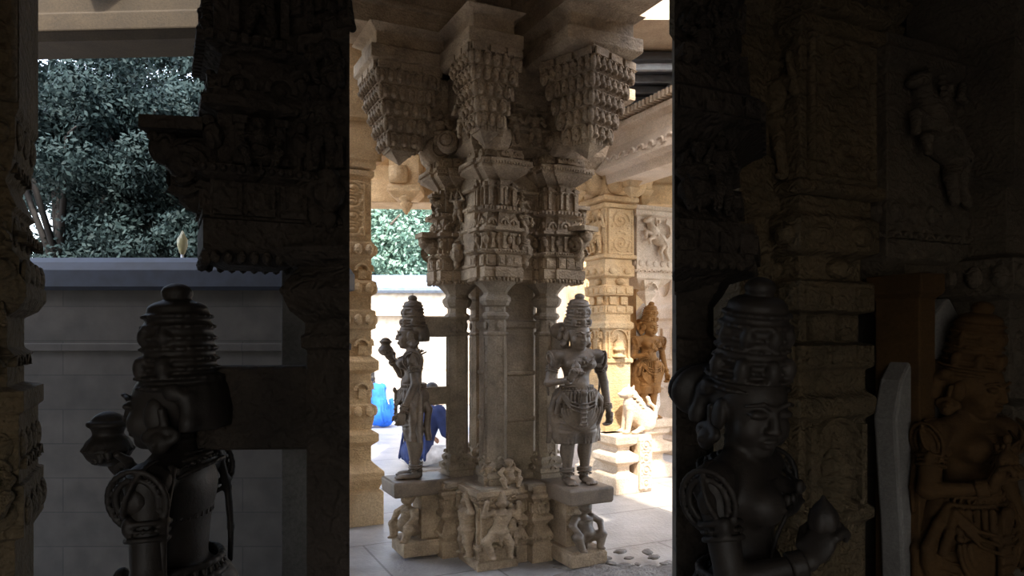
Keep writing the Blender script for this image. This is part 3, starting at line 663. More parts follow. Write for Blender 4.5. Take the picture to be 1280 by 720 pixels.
UNIT_PROF = [(-.055, 1.855), (-.01, 1.875), (.0, 1.885), (.0, 1.945), (-.014, 1.95), (-.014, 2.03), (.010, 2.04), (.010, 2.06), (-.030, 2.065), (-.030, 2.175), (.004, 2.185), (.004, 2.205), (-.018, 2.21), (-.04, 2.305),
             (-.006, 2.315), (-.006, 2.34), (-.050, 2.345), (-.050, 2.525), (-.022, 2.545), (.034, 2.585), (.034, 2.602), (.046, 2.618), (.046, 2.636), (-.006, 2.65), (-.006, 2.715)]
def capital_unit(parent, mat, plan, figs=True, wts=None, skip=(), zs=1.0, z0=0.0, detail=1.0):
    """one stepped, storeyed block of the capital with bands of carving"""
    b = MB(); zz = lambda z: z0 + z * zs
    b.mould(plan, [(o, zz(z)) for o, z in UNIT_PROF], wts)
    def fringe(M, s): b.ell((0, -.004, 0), (s * .42, .014, .016), M, 6, 4)
    row(plan, -.012, zz(1.868), .026, fringe, wts, skip)
    def blk(M, s): b.box((0, -.004, 0), (s * .42, .010, .034 * zs), 0, M); b.box((0, -.014, 0), (s * .26, .006, .020 * zs), 0, M)
    row(plan, -.014, zz(1.99), .062, blk, wts, skip)
    def bead(M, s): b.ell((0, -.004, 0), (s * .4, .010, .008), M, 6, 4)
    row(plan, .010, zz(2.05), .020, bead, wts, skip)
    def pil(M, s):
        b.box((0, -.006, 0), (.009, .014, .052 * zs), 0, M); b.box((0, -.012, .042 * zs), (.014, .014, .008), 0, M); b.box((0, -.012, -.042 * zs), (.014, .014, .008), 0, M)
        b.ell((s * .5, -.008, .005), (s * .26, .022, .030 * zs), M, 8, 6); b.ell((s * .5, -.018, .038 * zs), (.012, .014, .012), M, 8, 5)
    row(plan, -.030, zz(2.12), .085, pil, wts, skip)
    def arch(M, s): b.arc(M, s * .34, .010, -.2, math.pi + .2, 9, .020); b.ell((0, -.008, .004), (s * .16, .014, .016), M, 8, 5); b.ell((0, -.012, s * .46), (.007, .012, .012), M, 6, 4)
    row(plan, -.030, zz(2.235), .078, arch, wts, skip)
    def tooth(M, s): b.box((0, -.003, 0), (s * .3, .010, .010), 0, M)
    row(plan, .0, zz(2.327), .024, tooth, wts, skip)
    def niche(M, s):
        for q in (-1, 1):
            b.box((q * s * .40, -.008, 0), (.009, .018, .075 * zs), 0, M); b.box((q * s * .40, -.016, .060 * zs), (.015, .016, .010), 0, M); b.ell((q * s * .40, -.016, .034 * zs), (.015, .018, .012), M, 8, 5)
        b.arc(M @ T3(0, 0, .030 * zs), s * .27, .009, 0, math.pi, 9, .026)
    row(plan, -.050, zz(2.43), .13, niche, wts, skip)
    def dent(M, s): b.box((0, -.002, 0), (s * .3, .008, .007), 0, M)
    row(plan, .042, zz(2.610), .020, dent, wts, skip)
    def cren(M, s): b.arc(M @ T3(0, 0, -.006), .024, .010, 0, math.pi, 7, .016); b.box((0, -.006, -.012), (.034, .010, .012), 0, M); b.ell((0, -.010, .0), (.012, .012, .014), M, 6, 4)
    row(plan, -.006, zz(2.682), .085, cren, wts, skip)
    c = b.build('capital_block', mat, parent)
    if figs:
        for i, (M, L) in enumerate(edges(plan, -.045, wts, skip)):
            if L < .10: continue
            k = 1 if L < .2 else 2
            for j in range(k):
                for z, s, kinds in ((2.345, .56, ('stand', 'arms', 'dance')), (2.062, .40, ('sit',))):
                    o = obj('carved_figure', MINI[RNG.choice(kinds)], mat, c)
                    o.matrix_local = M @ T3(L * (j + .5) / k, -.020, zz(z)) @ Matrix.Diagonal((s * 1.2, s * 1.4, s, 1))
    return c

def pendant(parent, mat, cx, cy, ztip, half=.2, h=.58, rz=0, name='pendant_corbel'):
    """inverted stepped pyramid of hanging leaves ending in a point"""
    b = MB(); M0 = T3(cx, cy, ztip) @ Matrix.Rotation(rz, 4, 'Z')
    base = rect(-.02, .02, -.02, .02); k = half - .02
    prof = [(-.018, 0), (k * .22, .055), (k * .36, .085), (k * .33, .10)]
    lv = 5; z = .10
    for i in range(lv):
        f0 = .36 + .64 * i / lv; f1 = .36 + .64 * (i + 1) / lv; dz = (h - .14) / lv
        prof += [(k * f0, z + dz * .15), (k * (f1 * .98), z + dz * .8), (k * (f1 - .06), z + dz)]; z += dz
    prof += [(k * .98, z + .005), (k * 1.05, z + .03), (k * 1.05, h)]
    b.mould(base, prof, M=M0)
    rnd = random.Random(int(abs(cx * 100) + abs(cy * 10)))
    z = .10
    for i in range(lv):
        f = .36 + .64 * (i + .75) / lv; dz = (h - .14) / lv; hw = .02 + k * f
        n = max(2, round(hw * 2 / .062))
        for M, L in edges(rect(-hw, hw, -hw, hw)):
            for j in range(n):
                x = L * (j + .5) / n; s = L / n; A = M0 @ M @ T3(x, 0, z + dz * .45)
                b.ell((0, -.002, 0), (s * .40, .024, dz * .50), A, 8, 6); b.ell((0, -.020, -dz * .30), (s * .24, .018, dz * .20), A, 8, 5)
                b.arc(A @ T3(0, -.012, dz * .20), s * .26, .006, 0, math.pi, 6, .014)
        for sx in (-1, 1):
            for sy in (-1, 1): b.ell((sx * hw, sy * hw, z + dz * .4), (.020, .020, dz * .55), M0, 8, 6)
        z += dz
    for M, L in edges(rect(-.02 - k * .3, .02 + k * .3, -.02 - k * .3, .02 + k * .3)):
        for j in range(6): b.box((L * (j + .5) / 6, -.004, .095), (L / 15, .008, .020), 0, M0 @ M)
    hw = .02 + k * 1.05
    for M, L in edges(rect(-hw, hw, -hw, hw)):
        for j in range(3): b.box((L * (j + .5) / 3, -.006, h - .035), (L / 7.5, .008, .022), 0, M0 @ M)
    return b.build(name, mat, parent)

def colonnette(parent, mat, cx, cy, z0, z1, h=.057, name='colonnette', foot=True, zcap=None):
    """slender faceted shaft with blocky foot, cushion rings and bell top"""
    b = MB(); zc = z1
    sq = rect(cx - h, cx + h, cy - h, cy + h); oc = chamf(cx, cy, h, h * .45)
    b.mould(sq, [(.022, z0), (.022, z0 + .06), (.034, z0 + .07), (.034, z0 + .10), (.010, z0 + .115), (.018, z0 + .135), (.018, z0 + .15), (0, z0 + .17)])
    for k in range(3):
        for M, L in edges(sq, .03 if k == 0 else .014): b.arc(M @ T3(L / 2, 0, z0 + .09 + k * .045), .020, .008, 0, math.pi, 7, .014)
    b.mould(oc, [(0, z0 + .165), (0, zc - .36), (.010, zc - .35), (.010, zc - .335), (-.004, zc - .33), (-.004, zc - .25), (.006, zc - .245), (.016, zc - .225), (.006, zc - .205), (-.006, zc - .20),
                 (-.006, zc - .165), (.012, zc - .155), (.026, zc - .125), (.026, zc - .105), (.006, zc - .085), (.004, zc - .07), (.022, zc - .045), (.052, zc - .012), (.060, zc), (.060, zc + .02)])
    for M, L in edges(oc, .0):
        if L > h * .8:
            zz = z0 + .20
            while zz < zc - .42:
                b.arc(M @ T3(L / 2, 0, zz), L * .26, .0035, -.4 if int(zz * 20) % 2 else 1.2, 2.4 if int(zz * 20) % 2 else 4.0, 6, .005); zz += .055
            for q in (.1, .9): b.box((L * q, -.001, (z0 + zc) / 2 - .09), (.004, .004, (zc - z0) / 2 - .28), 0, M)
            b.ell((L / 2, -.004, zc - .29), (L * .3, .010, .030), M, 8, 5)
    return b.build(name, mat, parent, bevel=.003)

def pier_base_block(parent, mat, plan, z0, z1, figs, name='plinth_block'):
    b = MB(); H = z1 - z0
    b.mould(plan, [(.02, z0), (.02, z0 + .10 * H), (.0, z0 + .12 * H), (0, z0 + .2 * H), (.014, z0 + .24 * H), (.014, z0 + .30 * H), (-.012, z0 + .33 * H), (-.012, z0 + .80 * H), (.012, z0 + .85 * H), (.012, z0 + .90 * H), (.026, z0 + .94 * H), (.026, z1)])
    row(plan, .010, z0 + .27 * H, .028, lambda M, s: b.ell((0, -.005, 0), (s * .42, .012, .012), M, 6, 4))
    row(plan, .014, z0 + .88 * H, .05, lambda M, s: b.arc(M, s * .32, .006, 0, math.pi, 6, .012))
    for M, L in edges(plan, -.012):
        for q in (.04, .96): b.box((L * q, -.008, z0 + .56 * H), (.010, .014, .23 * H), 0, M)
        b.arc(M @ T3(L / 2, 0, z0 + .62 * H), L * .44, .006, 0, math.pi, 12, .014)
    o = b.build(name, mat, parent, bevel=.003)
    return o

def pilaster_base(parent, mat, plan, z0, z1, name='plinth_pilaster'):
    b = MB(); H = z1 - z0
    b.mould(plan, [(.012, z0), (.012, z0 + .22 * H), (.0, z0 + .24 * H), (.0, z0 + .27 * H), (.018, z0 + .31 * H), (.018, z0 + .34 * H), (-.004, z0 + .44 * H), (-.018, z0 + .48 * H), (-.018, z0 + .50 * H), (.016, z0 + .56 * H), (.016, z0 + .60 * H), (-.006, z0 + .64 * H), (-.006, z0 + .80 * H), (.022, z0 + .86 * H), (.022, z0 + .9 * H), (.0, z0 + .92 * H), (.0, z1)])
    row(plan, .014, z0 + .325 * H, .026, lambda M, s: b.ell((0, -.005, 0), (s * .42, .012, .012), M, 6, 4))
    row(plan, -.006, z0 + .72 * H, .045, lambda M, s: b.box((0, -.003, 0), (s * .3, .008, .06 * H), 0, M))
    return b.build(name, mat, parent, bevel=.003)

# ------------------------------------------------------------------ the composite pillar in the middle
PX, PY = -.028, 5.10
pier = empty('carved_pillar', 'dark carved granite pillar with slender shafts, storeyed capital and hanging corbels in the centre of the hall', 'pillar', (PX, PY, 0), YAW)
def loc_w(x, y):
    c, s = math.cos(YAW), math.sin(YAW); return PX + x * c - y * s, PY + x * s + y * c
A, B, C, D, E = (-.32, .17), (-.20, -.22), (.20, -.20), (.24, .24), (-.09, .36)
ZP = .50
b = MB(); b.mould(chamf(.02, .05, .17, .05), [(.05, ZP - .02), (.05, ZP + .05), (0, ZP + .07), (0, 1.55), (.02, 1.56), (.02, 1.60), (0, 1.61), (0, 1.9)])
for z in (.9, 1.22): b.mould(chamf(.02, .05, .17, .05), [(-.005, z), (.012, z + .012), (.012, z + .03), (-.005, z + .042)])
b.build('core_shaft', M_SHAFT, pier, bevel=.004)
for q, nm in ((A, 'colonnette'), (B, 'colonnette'), (C, 'colonnette'), (D, 'colonnette'), (E, 'colonnette')):
    colonnette(pier, M_SHAFT, q[0], q[1], ZP, 1.86, .067 if q != E else .045)
# plinth under the shafts
b = MB(); b.mould(rect(-.38, .36, -.30, .42), [(.0, 0), (0, .12), (-.03, .13), (-.03, .40), (0, .41), (0, ZP)]); b.build('plinth', M_GRAN, pier, bevel=.004)
pier_base_block(pier, M_GRAN, rect(-.385, -.135, -.375, -.09), 0, ZP + .004, True)
pilaster_base(pier, M_GRAN, rect(-.50, -.36, -.035, .12), 0, ZP)
pilaster_base(pier, M_GRAN, rect(.0, .13, -.385, -.25), 0, ZP)
pilaster_base(pier, M_GRAN, rect(-.09, -.035, -.33, -.25), 0, ZP)
pilaster_base(pier, M_GRAN, rect(.37, .50, .0, .14), 0, ZP)
# wings that carry the two statues: slab, back panel, lower slab
def wing(x0, x1, y0, y1, face, pnl):
    b = MB(); b.mould(rect(x0, x1, y0, y1), [(-.008, ZP - .075), (.0, ZP - .065), (.004, ZP + .02), (-.006, ZP + .03)]); b.build('statue_ledge', M_FIG, pier, bevel=.008)
    b = MB(); b.mould(rect(*face), [(.0, .02), (.0, .10), (-.01, .105), (-.01, .12)]); b.build('footing_slab', M_GRAN, pier, bevel=.006)
    b = MB(); b.mould(rect(*pnl), [(0, 0), (0, ZP - .07)]); b.build('plinth_panel', M_GRAN, pier, bevel=.004)
wing(-.83, -.42, -.0, .30, (-.76, -.36, .02, .30), (-.62, -.36, .07, .26))
wing(.10, .42, -.70, -.28, (.13, .40, -.66, -.28), (.17, .37, -.52, -.28))
b = MB(); b.mould([(-.48, -.06), (-.36, -.06), (-.36, -.36), (-.12, -.36), (-.12, -.30), (-.02, -.30), (-.02, -.36), (.16, -.36), (.16, -.26), (.42, -.26), (.42, .42), (-.48, .42)], [(0, ZP - .03), (.012, ZP - .02), (.012, ZP + .012), (0, ZP + .018)]); b.build('plinth_slab', M_SHAFT, pier, bevel=.004)
# figures carved on the plinth
def mini_at(kind, x, y, z, s, rz, mat=M_GRAN, parent=pier, name='carved_figure'):
    o = obj(name, MINI[kind], mat, parent, loc=(x, y, z), rz=rz, scale=(s * 1.25, s * 1.35, s)); return o
mini_at('arms', -.415, -.24, .07, 1.2, R(-90)); mini_at('dance', -.25, -.410, .07, 1.2, R(-8)); mini_at('stand', -.165, -.392, .13, .8, R(10))
mini_at('sit', -.685, .12, .12, 1.10, R(-78), name='crouching_figure'); mini_at('sit', .27, -.575, .12, 1.08, R(8), M_FIG, name='crouching_figure')
mini_at('stand', -.285, -.29, ZP + .01, .55, 0); mini_at('sit', -.155, -.33, ZP + .01, .65, 0); mini_at('stand', -.10, -.30, ZP + .01, .42, 0)
mini_at('sit', -.44, .02, .34, .34, R(-20)); mini_at('sit', .06, -.39, .33, .34, 0)
# struts between left statue and shaft
for z, h in ((1.565, .072), (1.085, .062)):
    b = MB(); b.mould(rect(-.62, -.36, .13, .21), [(0, z - h), (0, z + h * .95)]); b.build('strut', M_SHAFT, pier, bevel=.010)
b = MB(); b.mould(rect(.20, .26, -.42, -.24), [(0, 1.40), (0, 1.54)]); b.build('strut', M_SHAFT, pier, bevel=.010)
# storeyed capital blocks
cap_core = MB(); cap_core.mould(rect(-.36, .34, -.24, .40), [(-.08, 1.86), (0, 1.88), (0, 2.35), (-.02, 2.36), (-.02, 2.72)])
for z in (1.95, 2.05, 2.19, 2.33, 2.46): cap_core.mould(rect(-.36, .34, -.24, .40), [(0, z), (.014, z + .008), (.014, z + .022), (0, z + .03)])
cap_core.build('capital_core', M_GRAN, pier, bevel=.004)
UA = stepped(A[0] - .18, A[0] + .14, A[1] - .15, A[1] + .14); UB = stepped(B[0] - .15, B[0] + .13, B[1] - .16, B[1] + .14); UC = stepped(C[0] - .11, C[0] + .21, C[1] - .17, C[1] + .15); UD = stepped(.18, .46, .16, .42)
for U in (UA, UB, UC, UD): capital_unit(pier, M_GRAN, U)
# projecting beast scrolls at the flanks and hanging buds between the blocks
def scroll_corbel(parent, mat, x, y, z, rz, s=1.0):
    S_ = MB(); M = T3(x, y, z) @ Matrix.Rotation(rz, 4, 'Z') @ Matrix.Scale(s, 4)
    S_.ell((0, -.04, .03), (.055, .075, .06), M, 12, 8); S_.ell((0, -.105, .055), (.042, .045, .045), M, 12, 8)
    for q in (-1, 1):
        S_.arc(M @ T3(q * .045, -.05, -.01) @ Matrix.Rotation(R(90) * q, 4, 'Z'), .055, .014, -2.2, 1.8, 12, .016); S_.arc(M @ T3(q * .05, -.05, -.01) @ Matrix.Rotation(R(90) * q, 4, 'Z'), .028, .010, -2.2, 1.8, 10, .016); S_.ell((q * .03, -.13, .08), (.012, .016, .014), M, 8, 5)
    S_.box((0, -.075, .105), (.075, .075, .016), 0, M); S_.ell((0, -.03, -.06), (.045, .05, .05), M, 10, 6)
    return S_.build('beast_scroll', mat, parent)
scroll_corbel(pier, M_GRAN, -.46, .16, 2.09, R(-90), 1.0); scroll_corbel(pier, M_GRAN, -.46, .10, 2.40, R(-90), .6)
scroll_corbel(pier, M_GRAN, .34, -.34, 2.12, R(20), 1.0); scroll_corbel(pier, M_GRAN, .40, -.16, 2.06, R(90), .9); scroll_corbel(pier, M_GRAN, .40, -.2, 2.32, R(90), .8)
def hanging_bud(parent, mat, x, y, z, s=1.0):
    b = MB(); M = T3(x, y, z) @ Matrix.Scale(s, 4)
    b.lathe([(.004, -.10), (.022, -.075), (.026, -.06), (.018, -.05), (.030, -.035), (.044, -.02), (.046, 0), (.040, .03), (.030, .05), (.034, .06), (.030, .075)], 14, M)
    for i in range(8):
        a = i * math.pi / 4; b.ell((math.cos(a) * .038, math.sin(a) * .038, .005), (.013, .013, .028), M, 6, 5)
    return b.build('hanging_bud', mat, parent)
for x, y, z, s in ((-.40, -.03, 2.05, 1.0), (-.02, -.30, 2.06, 1.15), (-.03, -.30, 2.20, .8)): hanging_bud(pier, M_GRAN, x, y, z, s)
mini_at('stand', -.03, -.27, 2.25, .62, 0); mini_at('arms', -.39, -.02, 2.27, .62, R(-60)); mini_at('dance', -.36, -.02, 2.1, .45, R(-60)); mini_at('sit', -.02, -.30, 2.22, .45, R(10))
# corbel arms, rolls and pendants above the capital
b = MB()
ZC = 2.71
b.mould(rect(-.42, .40, -.30, .46), [(-.06, ZC), (-.02, ZC + .06), (-.02, ZC + .30), (.02, ZC + .34), (.02, 3.30)])
for (x0, x1, y0, y1) in ((-.72, .9, .04, .22), (.14, .36, -.56, .9), (-.38, -.18, -.36, .9)):
    b.mould(rect(x0, x1, y0, y1), [(-.10, ZC + .06), (-.03, ZC + .16), (0, ZC + .30), (0, 3.26)])
for z in (2.86, 2.98, 3.10): b.mould(rect(-.42, .40, -.30, .46), [(-.02, z), (.02, z + .014), (.02, z + .035), (-.02, z + .05)])
b.build('corbel_block', M_GRAN, pier, bevel=.006)
def roll(parent, mat, x, y, z, rz, r=.085, w=.10):
    b = MB(); M = T3(x, y, z) @ Matrix.Rotation(rz, 4, 'Z') @ Matrix.Rotation(R(90), 4, 'Y')
    b.lathe([(r * .3, -w - .015), (r * .62, -w), (r * .66, -w * .9), (r * .92, -w * .86), (r, -w * .7), (r, -w * .25), (r * 1.06, -w * .2), (r * 1.06, w * .2), (r, w * .25), (r, w * .7), (r * .92, w * .86), (r * .66, w * .9), (r * .62, w), (r * .3, w + .015)], 22, M)
    for q in (-1, 1):
        for k in range(3): b.lathe([(r * (.25 + .2 * k), q * (w + .004)), (r * (.33 + .2 * k), q * (w + .004) + .006 * q), (r * (.36 + .2 * k), q * (w + .004))], 22, M)
    return b.build('roll_corbel', mat, parent)
roll(pier, M_GRAN, -.50, .14, ZC + .07, R(90), .085, .11); roll(pier, M_GRAN, .22, -.42, ZC + .07, 0, .085, .11); roll(pier, M_GRAN, -.28, -.40, ZC + .06, 0, .075, .09); roll(pier, M_GRAN, -.46, -.02, ZC + .10, R(60), .07, .08)
pendant(pier, M_GRAN, -.76, .12, 2.655, .21, .62); pendant(pier, M_GRAN, -.37, -.44, 2.70, .165, .58); pendant(pier, M_GRAN, .26, -.64, 2.64, .21, .62, R(20))
b = MB()   # bracket blocks and beams above the pendants up to the ceiling
for (x0, x1, y0, y1) in ((-1.0, 1.0, -.10, .34), (-.02, .50, -.88, 1.0), (-.54, -.2, -.60, .8)):
    b.mould(rect(x0, x1, y0, y1), [(-.02, 3.25), (.015, 3.28), (.015, 3.36), (-.03, 3.38), (-.03, 3.46), (.03, 3.50)])
b.build('bracket_block', M_GRAN, pier, bevel=.006)
for (px_, py_) in ((-.46, -.30), (-.12, -.33), (.05, -.32), (-.50, .02)): mini_at('stand', px_, py_, ZC + .06, .75, R(-20))
def beam(name, x0, x1, y0, y1, z0=3.50, z1=ROOFZ + .01, mat=M_GRAN):
    b = MB(); b.mould(rect(x0, x1, y0, y1), [(0, z0), (0, z0 + .12), (.02, z0 + .13), (.02, z0 + .16), (0, z0 + .17), (0, z0 + .24), (.03, z0 + .27), (.03, z1)])
    o = struct(name, b, mat, (PX, PY, 0), YAW, .005); return o
beam('trim_5', -2.6, .9, -.08, .32); beam('trim_6', .0, .48, -3.0, 3.0)

# the two statues on their ledges
def on_pier(x, y, z): q = loc_w(x, y); return (q[0], q[1], z)
L1 = on_pier(-.655, .15, ZP + .03)
statue(STAT_B, 'dark stone female figure in profile holding a pot, strutted to the central pillar', M_FIG, L1, R(-84), POT, (-.060, -.165, .872))
L2 = on_pier(.265, -.50, ZP + .03)
statue(STAT_A, 'dark stone crowned female figure facing front on the right ledge of the central pillar', M_FIG, L2, R(18), BUD, (-.070, -.160, .775), hname='held_bud')
# ------------------------------------------------------------------ far piers on the right
def sandstone_pier(t, mat, mat2, lower=0.0, base=True, sub=True, zbase=0.0, lion=True):
    """square pier: moulded plinth, shaft in courses with a niche, carved block, roll brackets. local origin = front left corner foot"""
    W_ = .30; dz = -lower
    P0 = rect(0, W_, 0, .34)
    b = MB()
    b.mould(P0, [(.0, zbase), (.0, 1.22 + dz), (.02, 1.235 + dz), (.02, 1.27 + dz), (0, 1.285 + dz), (0, 1.56 + dz), (.025, 1.58 + dz), (.025, 1.63 + dz), (0, 1.65 + dz), (.0, 1.72 + dz), (.02, 1.73 + dz), (.02, 1.80 + dz), (-.02, 1.81 + dz), (-.02, 1.90 + dz), (.02, 1.91 + dz), (.02, 2.0 + dz), (-.01, 2.01 + dz), (-.01, 2.08 + dz), (.03, 2.10 + dz), (.03, 2.20 + dz), (.012, 2.22 + dz), (.012, 2.27 + dz)])
    row(P0, .02, 1.77 + dz, .10, lambda M, s: b.box((0, 0, 0), (s * .3, .012, .03), 0, M)); row(P0, -.02, 1.855 + dz, .15, lambda M, s: b.box((0, 0, 0), (s * .28, .03, .04), 0, M))
    row(P0, .02, 1.955 + dz, .10, lambda M, s: b.box((0, 0, 0), (s * .34, .012, .03), 0, M)); row(P0, -.01, 2.045 + dz, .30, lambda M, s: b.ell((s * .1, -.005, 0), (.06, .04, .035), M, 10, 6))
    row(P0, .03, 2.15 + dz, .16, lambda M, s: b.ell((0, -.002, 0), (.05, .02, .035), M, 10, 6))
    b.build('shaft', mat, t, bevel=.006)
    # niche with small domed shrine
    b = MB(); M = T3(W_ / 2, -.001, 1.285 + dz)
    for q in (-1, 1): b.box((q * .115, -.008, .13), (.012, .014, .13), 0, M)
    b.arc(M @ T3(0, 0, .18), .10, .010, 0, math.pi, 12, .022); b.lathe([(.075, 0), (.075, .02), (.05, .03), (.05, .06), (.07, .07), (.07, .09), (.055, .10), (.062, .13), (.045, .17), (.014, .19), (.01, .22), (.002, .235)], 16, M)
    b.build('niche_shrine', mat, t)
    for q, k_ in ((.30, 'stand'), (.10, 'stand')):
        o = obj('carved_figure', MINI[k_], mat, t, loc=(-.012, q * .9, 1.33 + dz), rz=R(-90), scale=(.72, .72, .80))
    # carved block
    PB = rect(-.02, W_ + .03, -.02, .36); zb = 2.27 + dz
    b = MB(); b.mould(PB, [(-.005, zb), (.02, zb + .01), (.02, zb + .04), (0, zb + .05), (0, zb + .50), (.02, zb + .51), (.02, zb + .55), (-.01, zb + .56)]); b.build('carved_block', mat, t, bevel=.006)
    o = obj('scroll_panel', PANEL, mat, t, loc=(W_ / 2 + .005, -.025, zb + .04), scale=(1.1, 1, 1.0))
    o = obj('carved_figure', MINI['stand'], mat, t, loc=(-.03, .24, zb + .05), rz=R(-90), scale=(1.25, 1.25, 1.25)); o = obj('carved_figure', MINI['dance'], mat, t, loc=(-.03, .08, zb + .05), rz=R(-90), scale=(1.1, 1.1, 1.25))
    # roll brackets and pendants
    zc = zb + .56
    b = MB(); b.mould(rect(-.02, W_ + .04, -.02, .38), [(-.02, zc), (.03, zc + .02), (.03, zc + .06), (0, zc + .08), (.0, zc + .42)]); b.build('capital', mat, t, bevel=.006)
    for (x, y, rz_) in ((-.10, .17, R(-90)), (.14, -.12, 0), (W_ + .14, .15, R(90))):
        b = MB(); M = T3(x, y, zc + .24) @ Matrix.Rotation(rz_, 4, 'Z')
        b.lathe([(.05, -.13), (.12, -.125), (.15, -.10), (.16, -.05), (.17, -.04), (.17, .04), (.16, .05), (.15, .10), (.12, .125), (.05, .13)], 22, M @ T3(0, .06, 0) @ Matrix.Rotation(R(90), 4, 'Y'))
        b.lathe([(.005, -.22), (.05, -.17), (.085, -.13), (.09, -.11), (.07, -.10), (.11, -.05), (.115, -.03), (.09, -.02), (.12, .10), (.13, .16)], 4, M @ T3(0, -.12, -.02) @ Matrix.Rotation(R(45), 4, 'Z'), False)
        for k in range(5): b.arc(M @ T3(-.10 + .05 * k, -.20, .06), .022, .008, 0, math.pi, 6, .02)
        b.build('roll_bracket', mat, t, bevel=.004)
    if sub:  # attached outer shaft with a rearing beast
        S0 = rect(W_ + .05, W_ + .50, -.04, .26)
        b = MB(); b.mould(S0, [(-.10, zb - .28), (-.02, zb - .20), (.0, zb - .18), (0, zb + .44), (.03, zb + .46), (.03, zb + .50), (-.0, zb + .52), (0, zb + .56)])
        row(S0, 0, zb - .12, .06, lambda M, s: b.arc(M, s * .36, .01, 0, math.pi, 7, .02)); row(S0, 0, zb - .03, .09, lambda M, s: b.ell((0, 0, 0), (s * .36, .02, .035), M, 8, 6))
        b.build('beast_block', mat2, t, bevel=.006)
        o = obj('beast_relief', BEAST, mat2, t, loc=(W_ + .28, -.045, zb + .0), scale=(.78, 1.1, .72))
        b = MB(); M = T3(W_ + .24, .06, zb - .42)
        b.lathe([(.004, -.04), (.05, .02), (.09, .07), (.10, .10), (.08, .12), (.13, .17), (.15, .22)], 4, M @ Matrix.Rotation(R(45), 4, 'Z'), False)
        for k in range(3): b.arc(M @ T3(0, -.09 - .01 * k, .12 + .02 * k), .07 - .02 * k, .008, 0, math.pi, 9, .02)
        b.build('hanging_corbel', mat2, t, bevel=.004)
    if base:
        P1 = rect(-.10, .10, -.34, .0)
        b = MB(); b.mould(P1, [(.03, 0), (.03, .16), (0, .18), (-.03, .20), (-.03, .26), (.035, .30), (.035, .36), (-.03, .40), (-.03, .44), (.02, .47), (.03, .55)]); b.build('plinth_block', mat2, t, bevel=.008)
        b = MB(); b.mould(rect(-.06, W_ + .06, -.10, .42), [(.03, 0), (.03, .16), (0, .18), (0, .44), (.03, .47), (.03, .55)]); b.build('plinth', mat2, t, bevel=.008)
        b = MB(); b.mould(rect(.13, .29, -.36, -.10), [(0, 0), (0, .55)]); b.build('plinth_pilaster', mat2, t, bevel=.006)
        obj('scroll_panel', PANEL_N, mat2, t, loc=(.21, -.365, .03), scale=(1, 1, 1.1))
        if lion: obj('carved_lion', LION, mat2, t, loc=(.22, -.20, .55), rz=R(-14), scale=(1.05, 1.25, .95))
    return t

def loc_row(px, Y): return ((px - 640) * Y / F, Y, 0)
P1L = at(757, 0, 7.15); pr = empty('sandstone_pier', 'golden sandstone pier with carved lion on its sunlit plinth behind the front-facing statue', 'pillar', (P1L.x, 7.15, 0), YAW)
sandstone_pier(pr, M_SAND, M_SANDP)
# statue tinted brown for shade, pale slab added as its sunlit rim
P2 = at(798, 0, 7.75)
st = empty('statue_pedestal', 'pale moulded stone pedestal under the shade-tinted standing figure at the right edge', 'pedestal', (P2.x, 7.75, 0), YAW)
b = MB(); b.mould(rect(-.14, .24, -.16, .5), [(.06, 0), (.06, .14), (.0, .16), (-.02, .18), (-.02, .24), (.06, .28), (.06, .36), (-.02, .39), (-.02, .44), (.03, .47), (.03, .52), (.07, .54), (.07, .62)]); b.build('pedestal', M_SANDP, st, bevel=.008)
b = MB(); b.mould(rect(-.13, -.01, .02, .24), [(0, .62), (0, 2.3), (.03, 2.32), (.03, 2.4)]); b.build('back_pillar', M_FIG_SHADE, st, bevel=.006)
def lit_rim_slab(parent, mat, x, y, z, s=1.0, wx=1.0):  # slab added to pass for the sunlit edge round a figure
    b = MB(); pts = [(-.10, 0), (.12, 0), (.16, .12), (.15, .30), (.20, .52), (.21, .66), (.165, .80), (.13, .90), (.09, 1.02), (.075, 1.14), (.03, 1.22), (-.02, 1.16), (-.07, 1.06), (-.12, .96), (-.14, .84), (-.12, .5), (-.11, .2)]
    n = len(pts); vs = [(x + p[0] * s * wx, y + d, z + p[1] * s) for d in (-.03, .05) for p in pts]
    b.add(vs, [tuple(range(n)), tuple(range(2 * n - 1, n - 1, -1))] + [(i, i + n, (i + 1) % n + n, (i + 1) % n) for i in range(n)])
    return b.build('lit_edge_slab', mat, parent, bevel=.01)
lit_rim_slab(st, M_RIM_LIT, .10, .06, .62, 1.02, 1.35)
statue(STAT_A, 'shade-tinted stone standing figure with a slab added as its sunlit rim at the right edge of the hall', M_FIG_SHADE, (st.location.x + .10 * math.cos(YAW) + .05 * math.sin(YAW), 7.75 + .10 * math.sin(YAW) - .05 * math.cos(YAW), .62), YAW, BUD, (-.070, -.160, .775), hname='held_bud')
